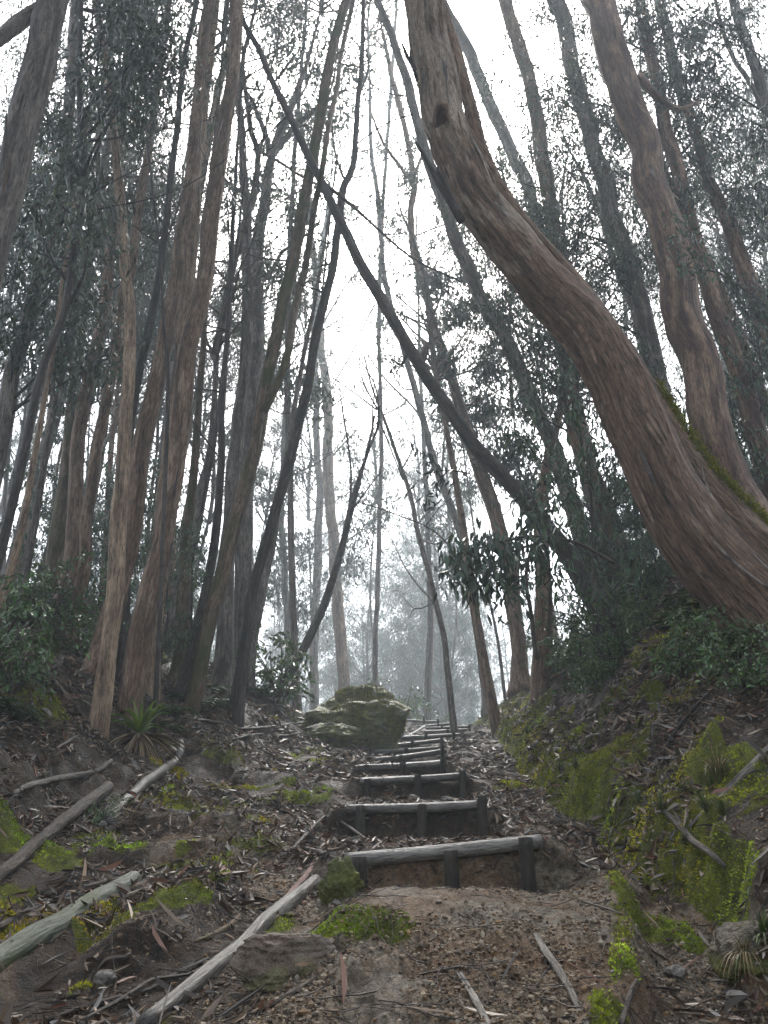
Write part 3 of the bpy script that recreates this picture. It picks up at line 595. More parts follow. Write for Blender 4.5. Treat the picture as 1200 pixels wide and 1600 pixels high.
tree('leaning_pole_tree', 'dark bare pole slanting right across the misty trunks', [(430,1077),(452,1050),(477,1010),(507,940),(533,860),(550,793),(562,750),(570,722)], [15,14,12,10,6], None, M_DARK, None, 1.5, limbs=[(((566,735),(577,700),(590,667),(591,635),(585,600),(562,560)), (5,4,3,2)), (((590,650),(610,700),(630,750)), (3,2)), (((590,640),(565,590),(560,540)), (3,1.5)), (((588,640),(575,630),(548,610),(520,590)), (3,2)), (((548,800),(570,770),(600,730)), (3,2)), (((545,815),(548,730),(535,640),(530,600)), (4,3,2))], flare=.2)
tree('leaning_eucalyptus', 'long dark trunk slanting left across the white gap, crossing upright stems', [(885,865),(860,830),(827,787),(800,757),(760,715),(725,675),(688,624),(648,560),(600,475),(561,411),(533,350),(507,293),(480,240),(450,177),(427,130),(407,83),(383,40),(372,0)], [28,25,22,19,15,12,9,8], 12.5, M_DARK, None, 3, n=16, limbs=[(((427,130),(455,95),(470,75)), (4,2)), (((640,545),(627,570),(615,562)), (6,3)), (((655,575),(665,545),(660,530)), (14,10,5)), (((450,180),(430,200),(395,235)), (3,2)), (((500,280),(560,330),(640,400),(720,440)), (6,4,2))], extra=None)
tree('eucalyptus_tree', 'upright trunk meeting the long slanting dark trunk on the bank', [(815,1052),(808,985),(799,912),(789,862),(775,812),(755,750),(737,690),(722,645),(709,603),(693,555),(675,499),(661,443),(646,390),(642,333),(647,290),(640,240),(628,180),(610,110)], [24,24,22,17,13,11,9,8], None, M_BROWN, ('airy', 2), 4, limbs=[(((647,290),(625,260),(600,225),(585,190),(575,160)), (7,5,3)), (((645,280),(660,240),(665,210)), (6,4)), (((645,370),(700,350),(720,360)), (3,2))], fol=[(720,480,.8,320),(700,560,.7,260),(770,560,.9,360),(760,640,.9,360),(690,440,.6,200),(800,690,.9,340),(740,420,.8,280),(820,760,.8,300),(780,720,.8,280),(690,640,.6,180)], twigs=6)
tree('slender_tree', 'slim grey stem parting from the slanting dark trunk', [(757,1072),(745,960),(730,865),(717,828),(707,797),(691,755),(675,707),(661,659),(651,621),(637,571),(620,510),(608,467),(597,400),(592,320),(580,240),(578,170)], [13,12,11,10,8,6], None, M_GREY, ('airy', 1), 4, limbs=[(((660,655),(640,630),(600,590),(565,540)), (4,3,2)), (((605,460),(592,420),(595,380)), (4,2)), (((690,745),(694,690),(693,640)), (4,2))], twigs=7)
tree('sapling_pole', 'thin bare sapling leaning left above the top of the stairs', [(703,1075),(692,992),(675,912),(655,837),(640,772),(627,733),(613,693),(600,655),(590,630)], [10,9,7,6,4], 21.5, M_GREY, None, 2, limbs=[(((650,820),(670,800),(690,780)), (3,2)), (((627,735),(645,700),(650,660)), (3,1.5)), (((655,840),(680,850),(705,835),(720,800)), (3,2))], flare=.2, twigs=7)
tree('eucalyptus_tree', 'stout red-barked trunk with tan bare patches on the right', [(1190,905),(1172,850),(1156,800),(1142,747),(1122,693),(1103,613),(1085,533),(1065,453),(1050,400),(1030,320),(1008,240),(987,160),(956,80),(936,0),(915,-90)], [68,64,60,54,50,46,42], 11, M_RED, ('tall', 0), 5, n=28, flute=.45, strips=34, step=.1, limbs=[(((1000,120),(1025,150),(1060,170),(1090,160)), (14,10,6))])
tree('eucalyptus_tree', 'mid brown trunk with leaves round it, left of the red-barked trunk', [(1055,690),(1040,640),(1019,547),(1000,467),(980,400),(957,333),(939,267),(917,187),(896,107),(880,40),(868,0),(852,-70)], [30,28,26,24,22], 14, M_GREY, ('full', 1), 4, strips=8, fol=[(870,230,1.0,420),(930,290,1.0,420),(960,400,1.0,420),(900,380,1.0,420),(850,150,1.0,400),(880,480,.9,380),(990,560,.8,320),(830,330,.9,380),(940,180,.9,380),(920,520,.9,380),(1000,640,.8,300)])
tree('eucalyptus_tree', 'hazy trunk standing behind the middle of the huge bent tree', [(965,850),(942,787),(925,741),(900,660),(886,560),(876,450),(860,320),(845,220),(832,150),(811,67),(790,0)], [30,28,24,22,20], 15, M_BROWN, ('full', 0), 4, strips=6, fol=[(800,420,1.0,380),(840,520,1.0,380),(790,330,1.0,380),(880,600,.9,360),(820,620,.9,340),(760,480,.9,340),(770,260,.9,360),(760,140,.9,360),(800,60,1.0,380)])
tree('eucalyptus_tree', 'leaning grey trunk half hidden along the back of the huge bent tree', [(930,800),(890,600),(850,400),(825,300),(800,240),(770,170),(741,99),(715,50),(690,0)], [24,20,18,16], 18, M_GREY, ('tall', 1), 4)
tree('eucalyptus_tree', 'far right trunk with reddish lower bark half covered by leaves', [(1235,640),(1215,590),(1190,500),(1165,420),(1139,347),(1120,307),(1101,261),(1075,180),(1050,90),(1030,0)], [28,26,22,18,15], 13, M_RED, ('full', 1), 4, strips=6, fol=[(1120,200,.9,420),(1090,260,.9,420),(1160,280,.9,420),(1050,180,.8,380),(1180,350,.9,400),(1100,120,.9,380),(1030,100,.8,380),(1150,420,.8,340),(1080,60,.9,380),(1190,220,.8,340),(1000,40,.8,360),(1180,470,.7,300)])
tree('eucalyptus_tree', 'reddish trunk showing right of the stout red-barked trunk', [(1195,720),(1172,640),(1147,560),(1117,480),(1085,380),(1060,280),(1035,170),(1010,50)], [32,28,24,18], 12.5, M_RED, ('airy', 0), 5, strips=6, fol=[(1010,60,.8,320),(980,10,.8,320),(1040,120,.8,300),(1040,20,.8,320),(900,40,.8,300),(880,130,.7,280),(1070,300,.7,260),(1190,560,.7,240),(1120,620,.6,200)])
tree('eucalyptus_tree', 'slim trunk with a side arm in the upper right corner', [(1330,620),(1265,400),(1225,270),(1197,171),(1179,107),(1163,53),(1147,0),(1130,-60)], [22,18,15,13], 12, M_GREY, ('airy', 2), 3, limbs=[(((1197,180),(1172,130),(1147,93),(1130,50),(1118,0)), (8,7,5))], fol=[(1150,40,.7,300),(1100,20,.7,300),(1190,110,.7,300),(1060,60,.6,260),(1130,150,.6,240),(1185,200,.7,280),(1175,10,.7,280),(1085,110,.6,240)])
tree('eucalyptus_tree', 'grey trunk passing behind the bend of the huge leaning tree', [(885,760),(830,620),(781,515),(752,464),(725,405),(690,310),(660,215),(640,140),(627,100),(610,50),(590,0),(570,-60)], [26,22,20,15,12,10], 16, M_GREY, ('tall', 2), 4, twigs=6)
tree('slender_tree', 'dark thin pole among the hazy left trunks near the fork', [(305,1005),(320,933),(337,833),(346,720),(347,650),(353,550),(360,430),(365,340),(370,250)], [16,14,10,8,5], 13, M_DARK, ('airy', 0), 3, limbs=[(((350,620),(335,570),(318,515)), (4,2)), (((358,480),(375,420),(385,380)), (4,2)), (((352,560),(362,500),(375,470)), (3,2))], cscale=.7, twigs=9)
tree('eucalyptus_tree', 'brown mossy trunk with ivy at its foot behind the fern slope', [(283,1010),(284,933),(293,833),(302,747),(310,650),(318,517),(326,400),(335,250)], [24,18,12,9,7], 13.5, M_MOSSY, ('airy', 1), 5)
tree('slender_tree', 'very thin stem slanting behind the fern slope poles', [(297,960),(300,883),(313,817),(333,700),(345,600),(360,470)], [8,7,6,4], 14, M_DARK, None, 4)
tree('dead_stem', 'short bare dead stem between thin left trunks', [(262,640),(256,500),(250,397),(240,310),(232,240)], [6,5,4,3], 10.5, M_DARK, None, .3)
tree('slender_tree', 'thin pale stem near the left edge in front of the haze', [(-5,960),(20,880),(38,800),(52,720),(70,620),(85,540),(98,440)], [12,11,8,6], 10, M_TAN, None, 5)
tree('slender_tree', 'slender stem with leafy top beside the left shrub', [(30,950),(48,850),(62,760),(80,660),(95,590)], [13,11,8], 12, M_GREY, ('airy', 2), 5)
tree('eucalyptus_tree', 'hazy tall trunk with a leafy head in the gap left of the crossing trunks', [(462,1075),(455,850),(450,600),(452,400),(462,220),(475,60)], [12,10,8,5], 20, M_GREY, ('tall', 1), 4, fol=[(440,60,1.4,300),(480,110,1.4,300),(520,50,1.3,280),(450,180,1.3,280),(500,200,1.3,260),(425,30,1.2,260),(555,110,1.2,240),(480,20,1.4,280),(420,290,1.3,240),(470,330,1.3,240),(430,420,1.2,200),(470,470,1.2,200),(420,560,1.1,180),(475,610,1.2,200),(540,180,1.2,220)], twigs=14)
tree('eucalyptus_tree', 'hazy slim trunk with drooping leaf clusters right of the crossing trunks', [(585,1085),(590,900),(596,700),(592,500),(600,300),(612,120),(620,0)], [8,7,6,5], 29, M_GREY, ('airy', 1), 4, fol=[(600,60,1.3,260),(625,160,1.2,260),(590,230,1.1,220),(640,270,1.3,280),(620,340,1.2,240),(570,120,1.2,220),(650,220,1.1,220),(560,260,1.1,180),(545,330,1.2,200),(600,500,.7,90)], twigs=14)
tree('eucalyptus_tree', 'misty trunk with low rounded foliage behind the bare sapling', [(668,1090),(672,960),(668,800),(660,650),(655,520)], [11,9,7,5], 33, M_GREY, ('airy', 0), 3, fol=[(690,500,1.4,260),(700,600,1.4,260),(720,690,1.4,260),(670,430,1.3,240),(740,760,1.4,260),(690,820,1.2,200),(720,880,1.3,220),(705,380,1.3,220),(690,300,1.2,200)], twigs=12)
tree('eucalyptus_tree', 'misty many-clumped trunk low in the gap left of the boulder trunks', [(452,1090),(448,950),(440,800),(445,650)], [12,10,7], 34, M_GREY, ('full', 0), 2, fol=[(430,760,1.6,260),(470,740,1.5,240),(440,850,1.5,240),(480,860,1.4,220),(425,900,1.4,220),(470,950,1.4,220),(560,760,1.5,240),(570,830,1.5,240),(600,800,1.3,200),(550,880,1.4,220),(545,700,1.1,140)], twigs=12)

# ------------------------------------------------------------------ forest behind
def proto_tree(kindname, seed, H, r0, cr, mat, ch):
    g = np.random.default_rng(seed); mb = MB()
    P = np.array([[0, 0, -.4], [g.normal(0, .1), g.normal(0, .1), H * .25], [g.normal(0, .25), g.normal(0, .25), H * .6], [g.normal(0, .35), g.normal(0, .35), H]])
    S, W = spline(P, [r0 * 1.15, r0 * .9, r0 * .7, r0 * .45], .5); tube(mb, S, W, 9, .15, 2, seed, flute=.3)
    return mb.mesh('trunk', mat), S[-1], cr
PT = []
for k, (H, r0, ck, ci, mt) in enumerate([(9, .17, 'tall', 0, M_GREY), (11, .2, 'tall', 1, M_BROWN), (13, .22, 'tall', 2, M_GREY), (7, .12, 'airy', 0, M_GREY), (10, .13, 'airy', 1, M_BROWN), (12, .15, 'airy', 2, M_GREY), (6, .2, 'full', 0, M_GREY), (8, .22, 'full', 1, M_BROWN), (13, .075, 'airy', 1, M_GREY), (16, .095, 'airy', 2, M_BROWN)]):
    PT.append(proto_tree('x', 300 + k, H, r0, CR[ck][ci], mt, 0))
def far_tree(x, y, k, s, label, group, name, rz, tilt=(0, 0)):
    tm, top, cr = PT[k]; z = terp(x, y)
    t = thing(name, label, 'tree', (x, y, z), rz, group, s); t.rotation_euler = (tilt[0], tilt[1], rz)
    link('trunk', tm, t); link('branches', cr[0], t, top - np.array([0, 0, .3])); link('crown', cr[1], t, top - np.array([0, 0, .3]))
gf = np.random.default_rng(99)
def scatter(n, pxr, Yr, kinds, label, group, name, srange, tiltx, mind=1.1):
    done = []; tries = 0
    while len(done) < n and tries < n * 60:
        tries += 1
        px = gf.uniform(*pxr); Y = Yr[0] + (Yr[1] - Yr[0]) * gf.uniform() ** .8
        x = (px - 600) / FPX * (Y * .95 + 1); 
        if any((x - a) ** 2 + (Y - b) ** 2 < mind ** 2 for a, b in done): continue
        done.append((x, Y)); far_tree(x, Y, int(gf.choice(kinds)), gf.uniform(*srange), label, group, name, gf.uniform(0, 6.28), (gf.normal(0, .04), tiltx + gf.normal(0, .04)))
scatter(20, (-260, 370), (15, 30), [0, 1, 3, 4, 5, 2], 'slender eucalyptus with drooping leaves, one of many crowding the left slope', 'eucalyptus trees crowding the left slope', 'forest_tree', (.7, 1.15), .06)
scatter(30, (-250, 430), (32, 95), [0, 1, 2, 6, 7, 5], 'misty eucalyptus fading into the fog beyond the left slope', 'misty trees beyond the left slope', 'forest_tree', (.8, 1.3), .03, 2)
scatter(13, (760, 1420), (13, 28), [0, 1, 2, 6, 7, 4], 'leafy eucalyptus, one of many packed together on the right bank', 'eucalyptus trees packed on the right bank', 'forest_tree', (.7, 1.15), -.08)
scatter(15, (700, 1420), (30, 90), [0, 1, 2, 6, 7], 'misty eucalyptus fading into the fog beyond the right bank', 'misty trees beyond the right bank', 'forest_tree', (.8, 1.3), -.03, 2)
scatter(24, (400, 740), (48, 105), [6, 7, 0, 6], 'ghostly round-crowned tree in the fog past the top of the stairs', 'ghostly trees past the top of the stairs', 'forest_tree', (1.0, 1.7), 0, 3)
scatter(14, (-120, 410), (18, 38), [8, 9], 'thin straight pole tree, one of many standing between the thick left trunks', 'thin pole trees between the left trunks', 'slender_tree', (.75, 1.25), .05, .7)
scatter(10, (430, 700), (38, 75), [8, 9], 'thin fog-faded pole tree past the top of the stairs', 'thin pole trees past the top of the stairs', 'slender_tree', (.9, 1.5), 0, 1.5)
scatter(5, (760, 1250), (18, 32), [8, 9], 'thin straight pole tree, one of many standing among the right bank leaves', 'thin pole trees among the right bank leaves', 'slender_tree', (.75, 1.2), -.07, .8)
for k, (x, y) in enumerate([(-4.5, -2), (5.2, -1.5), (-2.6, -6), (3.0, -6.5), (-7.5, 2.5), (7.5, 3), (-9, -5), (9, -5), (0.2, -10), (-6, -10), (6, -10), (-11, 4), (11.5, 5), (-4.6, 4.2)]):  # trees out of view, added to darken the near haze and ground
    far_tree(x, y, [0, 1, 2, 1][k % 4], .95 + .05 * (k % 4), 'unseen eucalyptus added for shade round the foot of the trail behind the viewpoint', 'unseen trees added for shade behind the viewpoint', 'forest_tree', k * 1.3)
# ------------------------------------------------------------------ log steps
NUM = ['first (lowest)', 'second', 'third', 'fourth', 'fifth', 'sixth', 'seventh', 'eighth', 'ninth', 'tenth', 'eleventh', 'twelfth and topmost']
EXTRA = ['long sloping', 'level', 'level', 'slightly tilted', 'clearly tilted', 'thin', 'tilted', 'thin', 'short', 'short', 'short tilted', 'skewed']
for i, ((l, r, stakes, Y, h), s3) in enumerate(zip(STEPS, S3)):
    a, b = s3[0].copy(), s3[1].copy(); rl = [.045, .048, .05, .055, .05, .045, .05, .045, .04, .04, .04, .04][i]
    a[2] -= rl; b[2] -= rl
    t = thing('log_step', f'{EXTRA[i]} grey log held by dark stakes, {NUM[i]} step of the trail stairs', 'step', (s3[2][0], Y, s3[2][2] - h))
    base = np.array([s3[2][0], Y, s3[2][2] - h])
    mb = MB(); P, W = spline([a, a * .5 + b * .5 + np.array([0, .02, -.004]), b], [rl * 1.05, rl, rl * .95], .05); tube(mb, P, W, 22, .10, 4, 200 + i, flute=.1); mb.obj('log', M_LOG, t, origin=base)
    for q, (sx, sy) in enumerate(stakes):
        rs = .046 if i < 4 else .04; tp = at(sx, sy, Y - rl - rs)
        gz = terp(tp[0], Y - .2); mb = MB(); tl_ = np.array([.012 * math.sin(i * 3 + q * 5), -.01, 0])
        P, W = spline([np.array([tp[0], tp[1], min(gz, tp[2] - .15) - .12]), np.array([tp[0], tp[1], tp[2] - .01]) + tl_], [rs * 1.06, rs], .05); tube(mb, P, W, 18, .08, 4, 260 + i * 4 + q, flute=.1); mb.obj('stake', M_STAKE, t, origin=base)
# ------------------------------------------------------------------ fallen wood
def log_on_ground(name, label, cat, pts, wids, mat, n=14, nz=.12, lift=.6, flute=.2, step=.07, flat=None, raise_=None, straight=False):
    P = []; 
    for k, (x, y) in enumerate(pts):
        p = ground(x, y); P.append(p)
    P = np.array(P); ws = np.interp(np.linspace(0, 1, len(pts)), np.linspace(0, 1, len(wids)), wids)
    rad = np.array([w_ * .5 * zc(p) / FPX for w_, p in zip(ws, P)]); P[:, 2] += rad * lift
    if straight:
        a_, b_ = P[0].copy(), P[-1].copy(); k_ = np.linspace(0, 1, len(P))[:, None]; P = a_ + (b_ - a_) * k_; tq = np.linspace(0, 1, 40)[:, None]; L_ = a_ + (b_ - a_) * tq
        P[:, 2] += np.quantile(ter(L_[:, 0], L_[:, 1]) - L_[:, 2], .6) + rad.mean() * .2
    if raise_ is not None: P[:, 2] += np.array(raise_)
    S, W = spline(P, rad, step); mb = MB(); NT[0] += 1
    S = S + np.stack([0 * S[:, 0], 0 * S[:, 0], noise2(S[:, 0] * 3, S[:, 1] * 3, NT[0])], 1) * W[:, None] * .3
    tube(mb, S, W, n, nz, 5, NT[0], flute=flute)
    base = S[0].copy()
    if flat:
        V = mb.V[0]; ctr = np.repeat(S, n, 0); V[:len(ctr), 2] = ctr[:, 2] + (V[:len(ctr), 2] - ctr[:, 2]) * flat
    o = mb.obj(name, mat, None, origin=base); tag(o, label, cat); return o
log_on_ground('fallen_log', 'thick greenish grey log lying at the lower left edge', 'log', [(-60,1548),(-20,1522),(50,1476),(120,1432),(175,1403),(207,1385)], [44,42,38,28], M_GLOG, 24, .10, .25, .3, straight=True)
log_on_ground('fallen_pole', 'pale grey peeled pole lying diagonally below the first step', 'log', [(225,1615),(262,1578),(320,1531),(400,1464),(455,1418),(492,1388)], [32,30,27,22], M_LOG, 22, .09, .5, .25, straight=True)
log_on_ground('fallen_log', 'dark brown log propped up at the left edge', 'log', [(-40,1405),(10,1358),(60,1322),(110,1290),(165,1252)], [22,22,20,20], M_DSTICK, 16, .12, .8, raise_=[0, .03, .06, .08, .10], straight=True)
log_on_ground('dark_stump', 'small black stump under the end of the propped brown log', 'stump', [(168,1290),(168,1272),(167,1254)], [22,20,16], M_DARK, 12, .25, .2, step=.04)
log_on_ground('fallen_branch', 'curved silvery branch running down from the bromeliad', 'branch', [(160,1296),(185,1268),(215,1241),(250,1212),(272,1198),(281,1182),(282,1165)], [13,17,16,14,10], M_LOG, 14, .12, .8)
log_on_ground('fallen_branch', 'thin bowed branch above a strip of bright moss at left', 'branch', [(20,1245),(50,1232),(90,1223),(130,1216),(155,1207),(173,1192)], [8,10,9,6], M_STICK, 10, .12, .9)
log_on_ground('bark_slab', 'long grey split bark slab lying across the leafy right bank', 'branch', [(1079,1306),(1105,1280),(1130,1256),(1165,1226),(1225,1178)], [6,12,18,22,22], M_STICK, 12, .1, .9, flat=.5, straight=True)
log_on_ground('fallen_stick', 'smooth grey stick angled down the leafy right bank', 'stick', [(1040,1272),(1062,1295),(1085,1320),(1112,1342),(1135,1360)], [8,11,11,8], M_STICK, 10, .1, .9)
log_on_ground('bark_strip', 'split pale bark strip lying on the clay hump', 'bark', [(838,1462),(852,1490),(875,1525),(895,1560),(920,1612)], [8,15,14,9], M_STICK, 9, .25, .8, flat=.35, step=.04)
log_on_ground('bark_strip', 'short grey bark strip at the bottom middle of the clay hump', 'bark', [(718,1525),(738,1560),(765,1612)], [9,13,12], M_STICK, 9, .2, .8, flat=.35, step=.04)
log_on_ground('fallen_stick', 'bent brown stick standing out of the gully at lower right', 'stick', [(972,1612),(980,1575),(992,1545),(1010,1522)], [10,10,9,6], M_DSTICK, 10, .12, .8)
log_on_ground('fallen_branch', 'thin dark branch lying across the leaves left of the boulder', 'branch', [(306,1128),(340,1133),(375,1143),(420,1138),(474,1130)], [5,6,5,3], M_DSTICK, 8, .12, .9)
log_on_ground('fallen_branch', 'second thin branch lying below the first, left of the boulder', 'branch', [(360,1158),(400,1150),(450,1152),(490,1140)], [4,5,3], M_DSTICK, 8, .12, .9)
log_on_ground('fallen_stick', 'straight brown stick lying down the left leaf slope', 'stick', [(72,1050),(95,1080),(118,1108),(140,1135)], [6,7,5], M_DSTICK, 8, .1, .9)
log_on_ground('fallen_stick', 'pale stick lying at the foot of the tan curved trunk', 'stick', [(88,1172),(110,1158),(140,1142)], [5,5,4], M_STICK, 8, .1, .9)
log_on_ground('bark_strip', 'reddish bark strip lying beside the pale peeled pole', 'bark', [(492,1345),(482,1368),(458,1398),(425,1432),(395,1460)], [5,12,12,8], M_REDSTRIP, 9, .2, .9, flat=.5)
log_on_ground('fallen_branch', 'long dark root-like branch above the thick greenish log', 'branch', [(-30,1465),(25,1440),(80,1415),(140,1388),(190,1375),(240,1358)], [13,12,8,5], M_DSTICK, 10, .2, .7)
log_on_ground('bark_strip', 'dark tangled bark strip at the bottom left beside the peeled pole', 'bark', [(70,1600),(120,1582),(180,1566),(230,1552),(275,1525),(325,1500)], [10,14,12,7], M_DSTICK, 9, .25, .8, flat=.5)
log_on_ground('bark_strip', 'grey bark strip curving over the dark tangled strip', 'bark', [(130,1600),(190,1572),(240,1545),(290,1535),(340,1505)], [6,9,9,5], M_STICK, 9, .25, .9, flat=.5, raise_=[.01,.02,.03,.02,.01])
log_on_ground('fallen_stick', 'dark stick slanting toward the left end of the second step', 'stick', [(455,1332),(480,1306),(507,1277)], [6,6,4], M_DSTICK, 8, .1, .9)
log_on_ground('fallen_stick', 'thin dark stick lying under the second step', 'stick', [(507,1280),(535,1296),(575,1315)], [4,5,4], M_DSTICK, 8, .1, .9)
log_on_ground('fallen_stick', 'dark stick lying just left of the first step log', 'stick', [(470,1325),(500,1336),(530,1346)], [6,7,5], M_DSTICK, 8, .1, .9)
log_on_ground('fallen_stick', 'dark stick on the ground beside the flat rusty stone', 'stick', [(415,1582),(450,1560),(492,1532)], [6,8,6], M_DSTICK, 8, .1, .9)
log_on_ground('fallen_stick', 'thin stick lying across the gully below the bank', 'stick', [(1010,1545),(1055,1549),(1100,1552)], [4,4,3], M_DSTICK, 8, .1, .9)
log_on_ground('exposed_root', 'thin root snaking over the clay near the thick greenish log', 'root', [(115,1560),(140,1535),(165,1515),(195,1502),(205,1490)], [8,9,8,5], M_DSTICK, 9, .15, .5)
log_on_ground('exposed_root', 'long low root ridge under the reddish strip on the clay', 'root', [(305,1475),(340,1458),(370,1440),(395,1412)], [6,9,10,8], M_MOSSY, 9, .2, .3)
log_on_ground('fallen_branch', 'dark twiggy branch curving down the right bank below the shrubs', 'branch', [(1215,1040),(1150,1065),(1100,1095),(1060,1140),(1035,1180)], [7,7,6,4], M_DSTICK, 8, .12, .9)
log_on_ground('loose_pole', 'loose pale pole lying crosswise on the upper stairs', 'pole', [(629,1158),(645,1149),(663,1139)], [4.5,4.5,4], M_LOG, 10, .05, 1.2)
# ------------------------------------------------------------------ rocks
def rock(name, label, px, py, sx, sy, sz, mat, seed, sub=5, rough=.35, sink=.25, rz=0, mossb=0.0, strata=0.0, boxy=0.0):
    import bmesh
    bm = bmesh.new(); bmesh.ops.create_icosphere(bm, subdivisions=sub, radius=1.0); me = bpy.data.meshes.new(name); bm.to_mesh(me); bm.free()
    n = len(me.vertices); V = np.zeros(n * 3, np.float32); me.vertices.foreach_get('co', V); V = V.reshape(-1, 3).astype(float); D = unit(V)
    g = np.random.default_rng(seed)
    if boxy: V = np.sign(D) * np.abs(D) ** (1 - boxy) ; V /= np.maximum(1, np.linalg.norm(V, axis=1, keepdims=True) * .8)
    for _ in range(9):
        nn = unit(g.normal(size=3)); c = g.uniform(.62, .92); dd = V @ nn; V = V - np.maximum(dd - c, 0)[:, None] * nn[None] * .9
    q = noise3(D[:, 0] * 2 + seed, D[:, 1] * 2, D[:, 2] * 2, seed) * .5 + noise3(D[:, 0] * 6, D[:, 1] * 6, D[:, 2] * 6, seed + 1) * .22 + noise3(D[:, 0] * 15, D[:, 1] * 15, D[:, 2] * 15, seed + 2) * .1
    V = V * (1 + rough * q)[:, None]
    if strata:
        zz = V[:, 2] * 4 + .5 * noise3(V[:, 0] * 2, V[:, 1] * 2, V[:, 2], seed); V[:, :2] *= (1 + strata * (np.abs((zz % 1) - .5) - .25))[:, None]
    V = V * np.array([sx, sy, sz])[None]; me.vertices.foreach_set('co', V.astype(np.float32).ravel())
    c = me.attributes.new('col', 'FLOAT_COLOR', 'POINT'); m_ = np.clip(mossb - V[:, 2] / sz * .35, 0, 1); c.data.foreach_set('color', np.stack([m_, m_, m_, 1 + 0 * m_], 1).astype(np.float32).ravel())
    me.update(); me.shade_smooth(); me.materials.append(mat)
    p = ground(px, py); o = link(name, me, None, (p[0], p[1] + sy * .6, terp(p[0], p[1] + sy * .6) + sz * (1 - sink) * .55), (0, 0, rz)); tag(o, label, 'rock'); return o
BOULDER = rock('boulder', 'big mossy grey boulder left of the upper stairs', 542, 1166, 1.40, 1.1, .98, M_ROCK, 11, 6, .34, .42, .3, .95, .07)
def boulder_moss():
    me = BOULDER.data; n = len(me.vertices); V = np.zeros(n * 3, np.float32); N = np.zeros(n * 3, np.float32); me.vertices.foreach_get('co', V); me.vertices.foreach_get('normal', N); V = V.reshape(-1, 3).astype(float); N = N.reshape(-1, 3).astype(float)
    g = np.random.default_rng(8); f = fbm(V[:, 0] * 2 + V[:, 2], V[:, 1] * 2 - V[:, 2], 171, 4) - V[:, 2] * .35; ok = np.where((f > .02) & (V[:, 1] < .7))[0]; k = ok[g.integers(0, len(ok), 26000)]; m = len(k)
    mb = MB(); leaf_flat(mb, V[k] + g.normal(0, .012, (m, 3)), N[k] + g.normal(0, .5, (m, 3)), .04 * g.uniform(.6, 1.4, m), .014, np.array([.17, .165, .03])[None] * np.exp(g.normal(0, .3, (m, 1))), seed=4); mb.obj('moss', M_MOSS, BOULDER, smooth=False)
boulder_moss()
rock('rock', 'low mossy ledge of rock against the front of the boulder', 515, 1166, .62, .35, .30, M_ROCK, 8, 5, .35, .3, .1, .9, .1)
rock('rock', 'flat rusty topped stone near the lower end of the peeled pole', 448, 1535, .25, .17, .11, M_ORANGE, 15, 5, .30, .2, .35, .35, .1, .35)
rock('rock', 'mossy lump of earth and rock under the left end of the first step', 530, 1408, .13, .10, .16, M_MROCK, 31, 5, .45, .4, .2, 1.6)
rock('rock', 'small pale stone at the right end of the third step tread', 728, 1247, .10, .08, .07, M_STONE, 17, 4, .3, .2)
rock('rock', 'small flat stone lying behind the second step log', 700, 1252, .09, .06, .04, M_STONE, 18, 4, .3, .2)
rock('rock', 'half buried stone behind the middle stake of the second step', 645, 1251, .08, .06, .05, M_STONE, 19, 4, .3, .2)
rock('rock', 'round pebble in the clay beside the snaking root', 160, 1537, .05, .05, .04, M_STONE, 20, 4, .3, .2)
rock('rock', 'dark embedded rock poking out of the bank foot at the right edge', 1190, 1480, .16, .2, .15, M_MROCK, 22, 5, .3, .3, 0, .5)
rock('rock', 'small stone lying in the gully beside the bank foot', 1060, 1532, .05, .05, .03, M_STONE, 23, 4, .3, .2)
